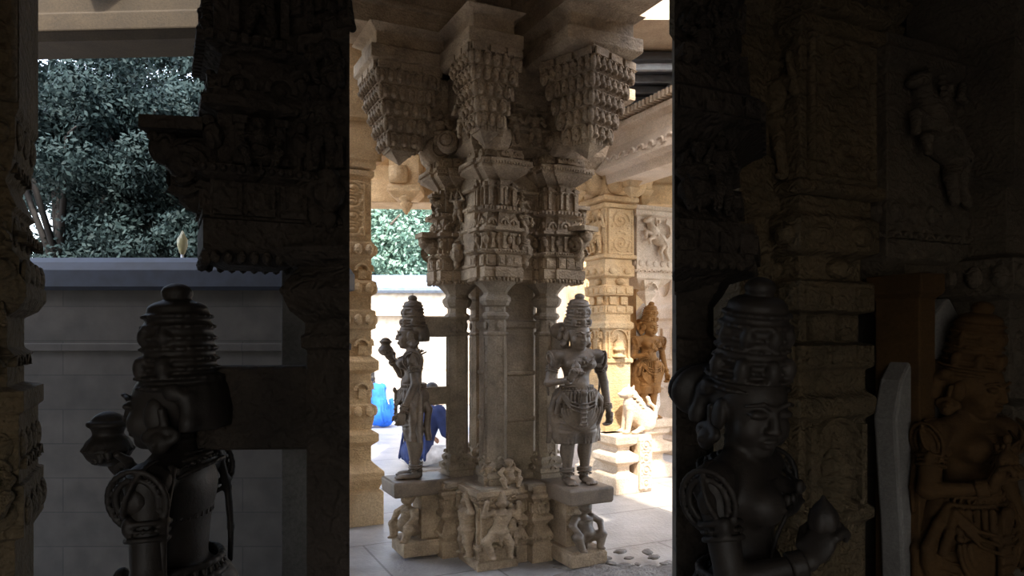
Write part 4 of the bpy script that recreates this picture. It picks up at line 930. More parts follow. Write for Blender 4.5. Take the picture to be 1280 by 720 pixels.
# piers further off
def far_pier(px, Y, w, label, mat, h=ROOFZ):
    t = empty('sandstone_pier', label, 'pillar', (at(px, 0, Y).x, Y, 0), YAW)
    b = MB(); P_ = rect(-w / 2, w / 2, -w / 2, w / 2)
    b.mould(P_, [(.08, 0), (.08, .2), (.02, .24), (.06, .30), (.06, .38), (0, .42), (0, 1.0), (.03, 1.02), (.03, 1.1), (0, 1.12), (0, 1.7), (.04, 1.72), (.04, 1.85), (0, 1.9), (0, 2.5), (.06, 2.56), (.06, 2.66), (0, 2.7), (.0, 2.9), (.12, 3.1), (.16, 3.3), (.16, 3.5), (.2, h)])
    row(P_, 0, .72, w, lambda M, s: b.arc(M, s * .3, .02, 0, math.pi, 10, .03)); row(P_, 0, 1.4, w / 2, lambda M, s: b.box((0, 0, 0), (s * .3, .03, .2), 0, M)); row(P_, 0, 2.2, w, lambda M, s: b.ell((0, 0, 0), (s * .3, .05, .2), M))
    b.build('shaft', mat, t, bevel=.01)
    for i in range(3): o = obj('carved_figure', MINI['stand'], mat, t, loc=(-.08 + .08 * i, -w / 2 - .01, 2.0), scale=(1.1, 1.1, 1.3))
    return t
far_pier(846, 9.4, .42, 'pale sunlit sandstone pier at the right edge beyond the shade-tinted figure', M_SANDP)
far_pier(776, 9.0, .40, 'sandstone pier half hidden behind the lion pier', M_SAND)
far_pier(732, 11.5, .45, 'distant sandstone pier seen between the front-facing statue and the lion pier', M_SAND)
far_pier(822, 11.0, .5, 'distant pale pier standing behind the shade-tinted figure', M_SANDP)

# carved beam running over the lion pier towards the right front
b = MB()
prof = [(-.16, 0), (.16, 0), (.16, .62), (-.17, .62), (-.17, .55), (-.24, .52), (-.24, .47), (-.17, .44), (-.17, .33), (-.19, .31), (-.24, .22), (-.26, .12), (-.22, .10), (-.18, .09)]
b.sweep(prof, 3.4, T3(0, 0, 0))
for i in range(60): b.box((.03 + i * .056, -.24, .575), (.015, .05, .03))
for i in range(24): b.arc(T3(.08 + i * .14, -.235, .17), .055, .012, .0, math.pi, 8, .03); b.ell((.08 + i * .14, -.22, .19), (.035, .03, .05))
bo = struct('trim_7', b, M_SANDP, at(756, 0, 7.3) + Vector((.02, .15, 1.72)), R(26 - 90), .006)
bo.location = (at(768, 0, 7.3).x, 7.3, 3.00)
# cross beams of the far left bay and its block capital
b = MB(); b.sweep([(-.25, 0), (.2, 0), (.2, .7), (-.25, .7), (-.25, .55), (-.32, .52), (-.32, .47), (-.2, .42), (-.2, .26), (-.26, .22), (-.26, .05)], 6.5); struct('trim_8', b, M_SAND, (-3.6, 8.1, 2.98), R(3), .01)
b = MB(); b.sweep([(-.2, 0), (.2, 0), (.2, .3), (-.2, .3)], 6.5); struct('trim_9', b, M_SAND, (-3.6, 9.0, 3.4), R(2), .01)
# skylight frame beside the hall opening
sk = empty('louvre_frame', 'grey metal louvre frame under the roof opening at the upper right', 'louvre', (0, 0, 0), 0)
M_MET = plain('grey_painted_metal', (.35, .36, .38), .45, .6)
M_DGL = plain('dark_louvre_sheet', (.035, .035, .04), .4)
b = MB(); b.box((1.7, 6.9, 3.80), (1.1, 1.0, .03)); b.build('louvre_sheet', M_DGL, sk)
for i in range(7):
    b = MB(); b.box((1.7, 6.0 + i * .28, 3.74), (1.1, .022, .028)); b.build('louvre_bar', M_MET, sk)
for i in range(4):
    b = MB(); b.box((1.0 + i * .42, 6.9, 3.76), (.016, .9, .018)); b.build('cross_bar', M_MET, sk)

# ------------------------------------------------------------------ far left pillar
LP = at(452, 0, 5.85)
lp = empty('sandstone_pillar', 'golden carved sandstone pillar left of the profile statue', 'pillar', (LP.x - .12, 5.85, 0), YAW)
b = MB(); P_ = rect(-.16, .16, -.16, .16)
b.mould(P_, [(.08, 0), (.08, .26), (.05, .28), (.085, .36), (.085, .42), (.03, .47), (.0, .50), (.0, .62), (.05, .66), (.05, .72), (.0, .75), (.02, .84), (.02, .95), (0, .96), (0, 1.2), (.05, 1.23), (.05, 1.30), (0, 1.34), (0, 1.55), (.03, 1.56), (.03, 1.70), (0, 1.71), (.0, 1.82), (.035, 1.84), (.035, 1.93), (0, 1.95), (0, 2.12), (.02, 2.14), (.02, 2.24), (0, 2.26), (0, 2.76), (.02, 2.78), (.02, 2.82)])
for z in (1.63, 1.88, 2.19, .90): row(P_, .02, z, .08, lambda M, s: b.ell((0, -.01, 0), (s * .4, .03, .045), M, 8, 6))
for z in (1.07, 1.42, 2.02): row(P_, 0, z, .16, lambda M, s: (b.arc(M, s * .32, .012, 0, math.pi, 8, .03), b.box((0, 0, -.03), (s * .2, .02, .04), 0, M)))
b.build('shaft', M_SAND, lp, bevel=.006)
obj('scroll_panel', PANEL_N, M_SAND, lp, loc=(.0, -.165, 2.29), scale=(1.4, 1, 1)); obj('scroll_panel', PANEL_N, M_SAND, lp, loc=(-.165, 0, 2.29), rz=R(-90), scale=(1.4, 1, 1))
b = MB(); b.mould(rect(-.17, .17, -.17, .17), [(-.03, 2.82), (.02, 2.84), (.02, 2.88), (.03, 2.9), (.03, 3.2)]); b.mould(rect(-.17, .17, -.2, .2), [(0, 3.2), (.03, 3.22), (.03, ROOFZ + .01)])
b.sweep([(-.16, 0), (-.16, .52), (.16, .52), (.16, 0)], .01, T3(0, 0, 2.9))
for q in (1, -1):
    for a_ in range(5):
        rr = .30 - .055 * a_; b.box((q * (.16 + .05 + .06 * a_), 0, 3.2 - .02 - rr / 2 + .02), (.032, .17, rr / 2))
    b.box((q * .28, 0, 3.36), (.30, .17, .17))
    b.lathe([(.004, -.10), (.05, -.03), (.07, 0), (.06, .03), (.08, .06), (.08, .09)], 4, T3(q * .46, 0, 3.12) @ Matrix.Rotation(R(45), 4, 'Z'), False)
b.build('capital', M_SAND, lp, bevel=.008)

# second pendant bracket glimpsed under the far beam
bp = empty('bracket_capital', 'small golden bracket with a hanging bud under the far beam at the upper left', 'bracket', (at(503, 0, 7.8).x, 7.8, 0), R(0))
b = MB(); b.mould(rect(-.12, .2, -.15, .3), [(-.05, 2.98), (.02, 3.04), (.02, 3.10), (0, 3.12), (0, 3.42)]); b.build('bracket', M_SAND, bp, bevel=.008)
b = MB(); b.lathe([(.004, 2.80), (.04, 2.85), (.065, 2.90), (.07, 2.93), (.05, 2.945), (.085, 2.97), (.085, 3.02)], 12, T3(.05, -.05, 0)); b.build('hanging_bud', M_SAND, bp)
b = MB(); b.ell((-.02, -.2, 3.22), (.09, .1, .09), n=14, m=9); b.lathe([(.03, -.1), (.09, -.09), (.10, 0), (.09, .09), (.03, .1)], 16, T3(-.02, -.16, 3.22) @ Matrix.Rotation(R(90), 4, 'Y')); b.build('roll_bracket', M_SAND, bp)

# small stone figure relief seen between the slender shafts
# rubble at the hall edge
M_RUB = stone('broken_grey_rubble', (.30, .26, .22), (.17, .15, .13), bump=.8)
rnd = random.Random(5)
rub = []
def rock(seed, r):
    rd = random.Random(seed); S = Sculpt((-r * 1.3,) * 3, (r * 1.3,) * 3, r / 7)
    for i in range(6): S.box((rd.uniform(-.35, .35) * r, rd.uniform(-.35, .35) * r, rd.uniform(-.2, .2) * r), (rd.uniform(.35, .6) * r, rd.uniform(.35, .6) * r, rd.uniform(.2, .38) * r), r * .12, r * .15, Matrix.Rotation(rd.uniform(0, 3), 3, 'Z') @ Matrix.Rotation(rd.uniform(-.4, .4), 3, 'X'))
    return S.mesh('rubble_stone')
ROCKS = [rock(i, .1) for i in range(4)]
def rubble_bed():
    g = np.random.default_rng(3); nx, ny = 150, 60; vs = []
    for j in range(ny):
        for i in range(nx):
            x, y = .22 + i * .0105, 4.22 + j * .0105
            e = max(0, min((i - 6 - 5 * math.sin(j * .4)) / 14, (nx - 1 - i) / 12, (j + 4) / 8, (ny - 8 - j - 5 * math.sin(i * .13) - 3 * math.sin(i * .47)) / 10, 1))
            h = max(0, e) * (.026 + .010 * math.sin(x * 31 + math.sin(y * 23) * 2) * math.sin(y * 27) + .008 * g.random())
            vs.append((x, y, h - .006))
    fs = [(j * nx + i, j * nx + i + 1, (j + 1) * nx + i + 1, (j + 1) * nx + i) for j in range(ny - 1) for i in range(nx - 1)]
    me = bpy.data.meshes.new('rubble_bed'); me.from_pydata(vs, [], fs); return me
o = obj('gravel_bed', rubble_bed(), M_RUB, None); tag(o, 'rough grey bed of broken gravel at the bottom right corner of the hall floor', 'gravel', None, 'stuff')
for i in range(9):
    px = 742 + i * 11 + rnd.uniform(-2, 2); py = 697 + (i % 3) * 7; Y = F * EYE / (py - HORIZON); p = at(px, 0, Y); s = rnd.uniform(.25, .5)
    o = obj('rubble_stone', ROCKS[i % 4], M_RUB, None, loc=(p.x, Y, .045 * s + .02), scale=(s * 1.3, s, s * .55)); o.rotation_euler.z = rnd.uniform(0, 6)
    tag(o, 'loose grey broken stone on the gravel bed at the bottom right', 'stone', 'rubble stones by the bottom right edge')

# ------------------------------------------------------------------ people seated in the yard
M_NAVY = plain('navy_cotton', (.016, .028, .10), .9); M_BLUE = plain('bright_blue_cloth', (.02, .16, .75), .85); M_SKIN = plain('brown_skin', (.30, .15, .08), .55, noise=.1); M_WHT = plain('off_white_cotton', (.72, .72, .74), .9); M_HAIR = plain('black_hair', (.012, .01, .009), .5); M_RED = plain('dark_red_cloth', (.45, .05, .05), .85)
def seated(key, label, loc, rz, top, bottom, s=1.0, hairlong=False, hmat=None, lean=.12):
    """cross-legged person facing local -Y"""
    t = empty('person', label, 'person', loc, rz)
    ch = Vector((0, -lean, .52)); pe = Vector((0, 0, .13)); hd = Vector((0, -lean * 1.9, .83)); sh = [Vector((q * .18, -lean * 1.1, .62)) for q in (-1, 1)]
    el = [Vector((q * .25, -lean - .04, .38)) for q in (-1, 1)]; wr = [Vector((q * .16, -lean - .28, .28)) for q in (-1, 1)]
    kn = [Vector((q * .34, -.34, .14)) for q in (-1, 1)]; an = [Vector((-q * .10, -.40, .06)) for q in (-1, 1)]
    S = Sculpt((-.48, -.62, -.01), (.48, .22, 1.0), .011)
    S.ell(pe, (.16, .12, .12), .05); S.ell(ch, (.14, .10, .17), .06); S.cap(pe, ch, .12, .13, .06); S.cap(ch, hd, .06, .05, .03); S.ell(hd + Vector((0, .01, .0)), (.075, .09, .105), .02)
    S.ell(hd + Vector((0, -.085, -.012)), (.014, .018, .022), .01); S.cap(hd + Vector((-.022, -.082, -.05)), hd + Vector((.022, -.082, -.05)), .006, .006, .003, True)
    for q in (-1, 1): S.ell(hd + Vector((q * .076, .01, -.01)), (.012, .02, .03), .008); S.ell(hd + Vector((q * .03, -.078, .018)), (.014, .010, .008), .004)
    for i in (0, 1):
        q = (-1, 1)[i]
        S.cap(sh[i], el[i], .048, .038, .03); S.cap(el[i], wr[i], .038, .026, .02); S.cap(pe + Vector((q * .09, 0, 0)), kn[i], .10, .07, .04); S.cap(kn[i], an[i], .065, .04, .03); S.ell(an[i] + Vector((-q * .06, -.02, -.02)), (.10, .045, .035), .02)
        hand(S, wr[i], (-q * .3, -1, -.3), (0, -.3, -1), q, 1.5, .4, .006)
    obj('body', S.mesh('person_body_' + key), M_SKIN, t)
    S = Sculpt((-.46, -.50, -.01), (.46, .26, .78), .012)
    S.ell(pe + Vector((0, .01, .04)), (.19, .16, .14), .05); S.ell(ch, (.165, .125, .19), .06); S.cap(pe, ch, .15, .15, .06)
    for i in (0, 1): S.cap(sh[i], el[i], .068, .058, .03); S.cap(sh[i], el[i] + (wr[i] - el[i]) * .35, .066, .05, .02); S.cap(ch + Vector((0, 0, .08)), sh[i], .07, .068, .04)
    for i in range(7): S.cap((-.15 + .05 * i, .115 - .02 * abs(i - 3), .45), (-.18 + .06 * i, .165 - .02 * abs(i - 3), .10), .014, .018, .02)
    obj('shirt', S.mesh('person_shirt_' + key), top, t)
    S = Sculpt((-.48, -.56, -.01), (.48, .16, .34), .012)
    for i in (0, 1):
        q = (-1, 1)[i]; S.cap(pe + Vector((q * .09, 0, .0)), kn[i], .118, .088, .04); S.cap(kn[i], kn[i] + (an[i] - kn[i]) * .75, .084, .062, .03)
    obj('trousers', S.mesh('person_trousers_' + key), bottom, t)
    S = Sculpt((-.14, -.5, .5), (.14, .2, 1.02), .009)
    S.ell(hd + Vector((0, .028, .028)), (.084, .090, .098), .01); S.ell(hd + Vector((0, -.05, -.03)), (.075, .06, .07), .01, None, True)
    if hairlong: S.ell(hd + Vector((0, .10, -.04)), (.045, .04, .05), .02); S.path([hd + Vector((0, .10, -.06)), hd + Vector((0, .20, -.25))], .03, .02, .02)
    obj('hair', S.mesh('person_hair_' + key), hmat or M_HAIR, t)
    return t
Pn = at(522, 0, 8.3); seated('navy', 'person in navy shirt and pale trousers seated behind the profile statue', (Pn.x, 8.3, 0), R(150), M_NAVY, M_WHT, lean=.16)
Pb = at(480, 0, 12.0); seated('blue', 'small seated person wrapped in bright blue cloth in the sunny yard', (Pb.x, 12.0, 0), R(-120), M_BLUE, M_BLUE, hairlong=True, lean=.18)

# ------------------------------------------------------------------ trees
def leaf_mat(name, c, c2):
    m, t, P, N, L = nodes(name)
    g = N('ShaderNodeNewGeometry'); mx = N('ShaderNodeMix'); mx.data_type = 'RGBA'; L(g.outputs['Random Per Island'], mx.inputs[0]); mx.inputs[6].default_value = (*c, 1); mx.inputs[7].default_value = (*c2, 1); L(mx.outputs[2], P.inputs['Base Color'])
    P.inputs['Roughness'].default_value = .7; P.inputs['Specular IOR Level'].default_value = .15; return m
M_LEAF = leaf_mat('bluish_green_leaves', (.06, .125, .095), (.20, .29, .225)); M_LEAF_DIM = leaf_mat('dimmed_green_leaves', (.009, .018, .018), (.017, .031, .031)); M_BARK_DIM = plain('dimmed_bark', (.012, .010, .009), .9); M_BARK = plain('grey_brown_bark', (.12, .09, .07), .9)  # darker leaf and bark copies carry the bay's gloom in their colour
def tree(label, loc, crown, mat, n, leaf, trunk, seed, group=None, bark=None):
    rd = random.Random(seed); t = empty('tree', label, 'tree', loc, 0, group)
    b = MB(); cz = crown[1]
    b.tube([(0, 0, 0), (.05, 0, cz * .4), (-.05, .05, cz * .8), (0, 0, cz + crown[0][2] * .3)], [trunk, trunk * .8, trunk * .6, trunk * .25], 10)
    for i in range(6):
        a = i * 1.05; b.tube([(0, 0, cz * .6 + i * .12), (math.cos(a) * crown[0][0] * .35, math.sin(a) * crown[0][1] * .35, cz + i * .1), (math.cos(a) * crown[0][0] * .7, math.sin(a) * crown[0][1] * .7, cz + crown[0][2] * .3)], [trunk * .45, trunk * .3, trunk * .1], 6)
    b.build('trunk', bark or M_BARK, t)
    g = np.random.default_rng(seed); cr = np.array(crown[0])
    v = g.normal(size=(70, 3)); v /= np.linalg.norm(v, axis=1)[:, None]; cc = v * g.uniform(.3, .92, (70, 1)) * cr + np.array((0, 0, cz)); rr = g.uniform(.16, .30, 70) * min(cr)
    k = np.arange(n) % 70; v = g.normal(size=(n, 3)); v /= np.linalg.norm(v, axis=1)[:, None]; p = cc[k] + v * (rr[k] * g.uniform(.4, 1.3, n))[:, None]
    u = g.normal(size=(n, 3)); u /= np.linalg.norm(u, axis=1)[:, None]; w_ = np.cross(u, v); w_ /= np.linalg.norm(w_, axis=1)[:, None] + 1e-6; sz = (leaf * g.uniform(.6, 1.2, n))[:, None]
    vs = np.stack([p - u * sz, p + w_ * sz * .45 + v * sz * .1, p + u * sz, p - w_ * sz * .45 - v * sz * .1], 1).reshape(-1, 3).tolist(); fs = np.arange(4 * n).reshape(-1, 4).tolist()
    me = bpy.data.meshes.new('crown'); me.from_pydata(vs, [], fs); obj('crown', me, mat, t)
    return t
for i, (px, Y, r, cz, lb) in enumerate(((470, 22, (2.6, 2.2, 2.6), 4.2, 'broad bluish-green tree above the far wall, nearest the left pillar'), (512, 24, (2.2, 2, 2.3), 3.7, 'smaller bluish-green tree above the far wall, close to the central capital'), (560, 25, (3, 2.5, 3), 4.6, 'bluish-green tree mostly hidden behind the central capital'), (420, 25, (3, 2.5, 3.4), 5.2, 'tall bluish-green tree mostly hidden behind the left sandstone pillar'))):
    tree(lb, (at(px, 0, Y).x, Y, 0), (r, cz), M_LEAF, 26000, .085, .18, 40 + i)
# ------------------------------------------------------------------ near left bay, an added enlarged repeat with shade in its colours
def ray(px, Y): return (at(px, 0, Y).x, Y)
ZL = -.20                     # the near pillars are a little lower than the middle one
n1 = empty('carved_pillar', 'shade-coloured carved pillar in the left foreground with storeyed capital and a strut to the shadowed statue', 'pillar', (0, 0, 0), 0)
def world_plan(pts): return [tuple(p) for p in pts]
# capital block: faces follow the temple grid, the inner flank is a plain joint face
c_, s_ = math.cos(YAW), math.sin(YAW)
def grid_rect(cx, cy, w, d):
    return [(cx + x * c_ - y * s_, cy + x * s_ + y * c_) for x, y in ((-w / 2, -d / 2), (w / 2, -d / 2), (w / 2, d / 2), (-w / 2, d / 2))]
def near_cap(parent, plan, wts, skip, z0): return capital_unit(parent, M_GRAN_DIM, plan, True, wts, skip, 1.0, z0)
ua = grid_rect(*ray(318, 1.66), .23, .26)
near_cap(n1, ua, None, (), ZL)
ub = [ray(352, 1.62), ray(437, 1.56), ray(437, 1.98), ray(372, 1.96)]
b = MB(); wt = (1, 0, 1, 1)
b.mould(ub, [(-.02, 1.66), (0, 1.68), (0, 1.80), (.012, 1.81), (.012, 1.84), (-.01, 1.85), (-.01, 1.96), (.015, 1.98), (.015, 2.0), (-.012, 2.01), (-.012, 2.12), (.02, 2.14), (.02, 2.16), (-.01, 2.18), (-.01, 2.32), (.03, 2.36), (.03, 2.42), (.0, 2.44), (.0, 2.6), (.02, 2.62), (.02, ROOFZ + .01)], wt)
for z in (1.74, 2.06): row(ub, -.012, z, .07, lambda M, s: (b.arc(M, s * .33, .009, 0, math.pi, 8, .02), b.ell((0, -.006, 0), (s * .2, .016, .02), M)), wt, (1,))
for z in (1.90, 2.25): row(ub, -.01, z, .055, lambda M, s: b.box((0, -.004, 0), (s * .36, .012, .035), 0, M), wt, (1,))
b.build('capital_core', M_GRAN_DIM, n1, bevel=.003)
o = obj('carved_figure', MINI['stand'], M_GRAN_DIM, n1, loc=(at(405, 0, 1.57).x, 1.575, 1.86), rz=R(-5), scale=(.6, .6, .6)); o = obj('carved_figure', MINI['dance'], M_GRAN_DIM, n1, loc=(at(412, 0, 1.56).x, 1.57, 2.04), rz=R(-5), scale=(.6, .6, .6))
hanging_bud(n1, M_GRAN_DIM, at(405, 0, 1.5).x, 1.54, 1.80, .7)
scroll_corbel(n1, M_GRAN_DIM, ray(262, 1.6)[0], 1.60, 1.865, R(-80), .85)
# upper stages of the left capital run up to the roof
b = MB(); uu = grid_rect(*ray(352, 1.72), .20, .26)
b.mould(uu, [(-.03, 2.50), (.0, 2.56), (.0, 2.62), (.0, 2.70), (.0, 3.0), (.02, 3.1), (.02, ROOFZ + .01)]); b.build('bracket_block', M_GRAN_DIM, n1, bevel=.004)
# bell, rings and shaft
sh = [ray(383, 1.60), ray(437, 1.57), ray(437, 1.74), ray(392, 1.76)]
b = MB(); b.mould(sh, [(.0, .0), (.0, 1.29), (.003, 1.30), (.003, 1.33), (0, 1.335), (0, 1.47), (.012, 1.475), (.012, 1.50), (.004, 1.505), (.004, 1.53), (.034, 1.555), (.055, 1.60), (.030, 1.635), (.016, 1.65), (.05, 1.665), (.075, 1.69)], wt); b.build('shaft', M_GRAN_DIM, n1, bevel=.003)
b = MB(); b.mould([ray(352, 2.02), ray(392, 2.00), ray(392, 2.12), ray(352, 2.14)], [(0, 0), (0, 1.70)]); b.build('colonnette', M_SHAFT_DIM, n1, bevel=.004)
b = MB(); b.mould([ray(248, 1.615), ray(392, 1.63), ray(392, 1.70), ray(248, 1.69)], [(0, 1.243), (.004, 1.25), (.004, 1.425), (0, 1.432)]); b.build('strut', M_GRAN_DIM, n1, bevel=.006)
b = MB(); b.mould(grid_rect(-.66, 1.72, .62, .46), [(.04, 0), (.04, .1), (0, .14), (0, .26), (.02, .29), (.02, .367)]); b.build('plinth', M_GRAN_DIM, n1, bevel=.006)
n1['label'] = 'shade-coloured carved pillar in the left foreground, its strut holding the large shadowed profile statue'
NS = (at(222, 0, 1.60).x, 1.60, .345 - .0)
statue(STAT_B, 'large shade-coloured stone statue in profile holding a pot in the left foreground', M_FIG_DIM, (NS[0], NS[1], .367), R(-88), POT, (-.060, -.165, .872))

# sandstone pillar at the left edge, dimness put into its brown
lb = empty('sandstone_pillar', 'dim brown carved pillar filling the left edge of the picture', 'pillar', (at(12, 0, 1.95).x, 1.95, 0), YAW)
b = MB(); P_ = rect(-.14, .045, -.16, .16)
b.mould(P_, [(.05, 0), (.05, .3), (0, .34), (0, .5), (.03, .52), (.03, .6), (-.01, .62), (-.01, .98), (.012, .99), (.012, 1.12), (.0, 1.125), (0, 1.30), (.012, 1.31), (.012, 1.36), (-.03, 1.37), (-.03, 1.44), (-.01, 1.45), (-.03, 1.47), (-.03, 1.55), (.0, 1.57), (.018, 1.60), (.018, 1.63), (-.0, 1.66), (0, 1.70), (-.018, 1.72), (-.018, 1.82), (-.006, 1.83), (-.02, 1.86), (-.035, 1.90), (-.02, 1.93), (-.01, 1.98), (-.01, 2.06), (0, 2.08), (0, 2.6), (.05, 2.7), (.05, ROOFZ + .01)])
for z, o_ in ((1.05, .012), (1.22, 0), (1.66, .008), (1.77, -.018), (2.02, -.01)): row(P_, o_, z, .09, lambda M, s: b.ell((0, -.001, 0), (s * .4, .012, .04), M, 9, 6))
for z in (1.16, 1.42, 1.74, 1.92): row(P_, -.03 if z in (1.42, 1.92) else -.005, z, .075, lambda M, s: (b.arc(M, s * .33, .008, 0, math.pi, 8, .02)))
b.build('shaft', M_SAND_DIM, lb, bevel=.005)
obj('scroll_panel', PANEL_N, M_SAND_DIM, lb, loc=(-.04, -.165, 2.09), scale=(1.1, 1, 1)); obj('carved_figure', MINI['dance'], M_SAND_DIM, lb, loc=(-.03, -.16, 1.40), scale=(.55, .55, .6)); obj('carved_figure', MINI['sit'], M_SAND_DIM, lb, loc=(-.02, -.165, 1.05), scale=(.6, .6, .6))

# beams over the left bay, shade put into their stone colour
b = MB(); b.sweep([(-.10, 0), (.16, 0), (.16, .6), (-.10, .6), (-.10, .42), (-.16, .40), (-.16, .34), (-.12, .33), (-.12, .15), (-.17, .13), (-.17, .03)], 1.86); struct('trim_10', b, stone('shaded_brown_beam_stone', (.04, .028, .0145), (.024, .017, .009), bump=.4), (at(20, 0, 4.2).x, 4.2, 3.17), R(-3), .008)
# trees and lamp post beyond the dark wall, foliage coloured dark for shade
for i, (px, Y, r, cz, lb_) in enumerate(((75, 6.3, (1.1, .7, 1.7), 2.7, 'dark leafy tree over the dark wall beside the brown left-edge pillar'), (175, 6.6, (1.0, .7, 1.8), 2.9, 'dark leafy tree over the middle of the dark wall'), (270, 6.2, (.8, .6, 1.6), 2.6, 'dark leafy tree over the dark wall beside the darkened pillar capital'), (120, 8.2, (1.9, .8, 2.4), 3.3, 'tall dark tree in the second row behind the dark wall, left'), (230, 8.4, (1.7, .7, 2.4), 3.3, 'tall dark tree in the second row behind the dark wall, right'))):
    tree(lb_, (at(px, 0, Y).x, Y, 0), (r, cz), M_LEAF_DIM, 42000, .028 if Y < 7 else .045, .07, 60 + i, None, M_BARK_DIM)
lamp = empty('lamp_post', 'thin post with a yellowish bulb-shaped lantern above the dark wall', 'lamp post', (at(228, 0, 5.0).x, 5.0, 0))
b = MB(); b.tube([(0, 0, 0), (0, 0, 2.08)], .012, 8); b.build('pole', M_MET, lamp)
b = MB(); b.lathe([(.004, 2.05), (.02, 2.08), (.035, 2.13), (.035, 2.17), (.018, 2.20), (.004, 2.23)], 14); b.build('lantern', plain('yellowed_glass', (.22, .20, .11), .3), lamp)

# ------------------------------------------------------------------ near right bay, another added repeat, dimmed by its colours
n2 = empty('carved_pillar', 'shade-coloured carved pillar in the right foreground above and behind the large crowned statue', 'pillar', (0, 0, 0), 0)
wt2 = (1, 1, 1, 0)
# jagged storeyed capital, inner flank flush
uc = [ray(843, 1.52), ray(925, 1.60), ray(930, 1.84), ray(843, 1.84)]
b = MB()
b.mould(uc, [(-.08, 1.60), (-.03, 1.63), (.022, 1.65), (.03, 1.66), (.03, 1.745), (.0, 1.75), (-.02, 1.80), (-.035, 1.84), (-.03, 1.90), (.0, 1.93), (.02, 1.95), (.045, 1.965), (.045, 2.015), (.02, 2.03), (.015, 2.07), (-.005, 2.09), (-.015, 2.13), (-.03, 2.15), (-.03, 2.20), (-.005, 2.22), (-.005, 2.26), (-.03, 2.29), (.0, 2.35), (.03, 2.45), (.03, 2.6), (.10, 2.8), (.10, ROOFZ + .01)], wt2)
for z, o_ in ((1.70, .03), (1.99, .045)): row(uc, o_, z, .06, lambda M, s: (b.box((0, -.001, 0), (s * .36, .008, .022), 0, M)), wt2, (3,))
for z, o_ in ((1.80, -.02), (1.88, -.03), (2.10, -.006), (2.18, -.03)): row(uc, o_, z, .07, lambda M, s: (b.arc(M, s * .33, .009, -.4, math.pi + .4, 9, .022), b.ell((0, -.006, .0), (s * .18, .016, .02), M)), wt2, (3,))
row(uc, -.02, 1.655, .028, lambda M, s: b.ell((0, -.045, 0), (s * .4, .012, .016), M, 6, 4), wt2, (3,))
b.build('capital', M_GRAN_DIM, n2, bevel=.003)
for z, x, k_ in ((1.765, 872, 'sit'), (1.76, 905, 'stand'), (2.02, 880, 'arms'), (2.05, 910, 'dance')):
    o = obj('carved_figure', MINI[k_], M_GRAN_DIM, n2, loc=(at(x, 0, 1.54).x, 1.545 + (x - 872) * .0006, z), rz=R(14), scale=(.55, .55, .55))
b = MB(); b.mould([ray(845, 1.66), ray(885, 1.66), ray(892, 1.80), ray(845, 1.80)], [(0, 0), (0, 1.45), (.01, 1.46), (.01, 1.49), (0, 1.50), (0, 1.57), (.02, 1.60), (.04, 1.64)], wt2); b.build('shaft', M_GRAN_DIM, n2, bevel=.003)
b = MB(); b.mould(grid_rect(.56, 1.56, .26, .26), [(.02, 0), (.02, .1), (0, .14), (0, .24), (.02, .27), (.02, .372)]); b.build('plinth', M_GRAN_DIM, n2, bevel=.006)
statue(STAT_C, 'large shade-coloured stone crowned statue facing front, close up in the right foreground', M_FIG_DIM, (at(928, 0, 1.52).x, 1.52, .372), R(50), BUD, (-.055, -.165, .785), hname='held_bud', sc=(1.08, 1.10, 1.0))
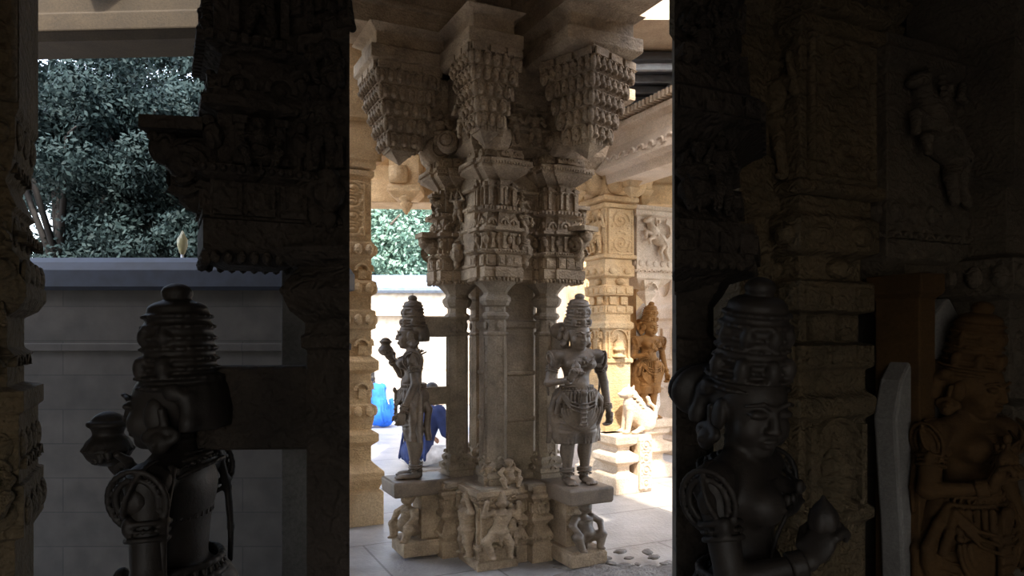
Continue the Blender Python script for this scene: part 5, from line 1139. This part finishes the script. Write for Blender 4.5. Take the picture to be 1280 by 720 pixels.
# piers with the bay's dimness put into their brown
br = empty('sandstone_pier', 'dim brown carved pier with scroll panel filling the right foreground', 'pillar', (at(1000, 0, 2.24).x, 2.24, 0), YAW)
sandstone_pier(br, M_SAND_DIM, M_SANDP_DIM, lower=.33, base=False, sub=True, zbase=0.0)
b = MB(); b.mould(rect(-.15, -.0, .10, .34), [(0, 0), (0, 1.5), (.02, 1.52), (.02, 1.6), (0, 1.62), (0, 1.88), (.03, 1.9), (.03, 2.5), (.05, 2.55), (.05, 3.0)]); row(rect(-.15, 0, .10, .34), 0, 1.75, .1, lambda M, s: b.ell((0, 0, 0), (s * .36, .02, .06), M)); b.build('shaft', M_SAND_DIM, br, bevel=.006)
b = MB(); b.mould(rect(.0, .42, .12, .5), [(0, 0), (0, 1.25), (.02, 1.27), (.02, 1.32), (0, 1.34), (0, 2.0)]); b.build('shaft', M_SANDP_DIM, br, bevel=.006)
bs = empty('statue_pedestal', 'darkened stone pedestal of the shade-tinted figure at the lower right corner', 'pedestal', (at(1187, 0, 2.35).x, 2.35, 0), YAW)
b = MB(); b.mould(rect(-.16, .24, -.16, .30), [(.06, 0), (.06, .10), (0, .12), (0, .24), (.04, .27), (.04, .36)]); b.build('pedestal', M_SANDP_DIM, bs, bevel=.006)
b = MB(); b.mould(rect(-.15, -.07, .0, .16), [(0, .36), (0, 1.62), (.02, 1.64), (.02, 1.7)]); b.build('back_pillar', M_SHADE_DIM, bs, bevel=.006)
M_RIM_DIM = stone('dimmed_rim_stone', (.06, .056, .052), (.042, .039, .036), bump=.5)  # painted sunlit rim, darkened for the near bay
lit_rim_slab(bs, M_RIM_DIM, .0, .06, .36, 1.04, 1.55)
statue(STAT_A, 'shade-tinted stone figure in front of a grey slab added as its lit rim at the lower right corner', M_SHADE_DIM, (bs.location.x + .04, 2.31, .36), R(20), BUD, (-.070, -.160, .775), hname='held_bud')
br2 = empty('sandstone_pier', 'dim brown pier with lion-carved block at the far right edge', 'pillar', (at(1262, 0, 2.40).x, 2.40, 0), YAW)
b = MB(); P_ = rect(0, .34, 0, .2)
b.mould(P_, [(0, 0), (0, 1.2), (.03, 1.22), (.03, 1.27), (0, 1.29), (0, 1.62), (.03, 1.64), (.03, 1.76), (-.02, 1.78), (-.02, 2.0), (.04, 2.04), (.04, 2.5), (.1, 2.6), (.1, 3.2)])
row(P_, 0, 1.45, .12, lambda M, s: b.ell((0, 0, 0), (s * .36, .02, .07), M)); row(P_, .03, 1.70, .08, lambda M, s: b.ell((0, 0, 0), (s * .36, .02, .04), M)); b.build('shaft', M_SANDP_DIM, br2, bevel=.006)
b = MB(); b.box((at(1262, 0, 2.74).x, 2.74, 1.98), (.12, .03, .22)); pp = b.build('bright_patch_slab', M_RIM_DIM, None, bevel=.01); tag(pp, 'pale grey slab added as a bright lit patch at the right edge', 'slab')  # slab added where a bright patch of light shows
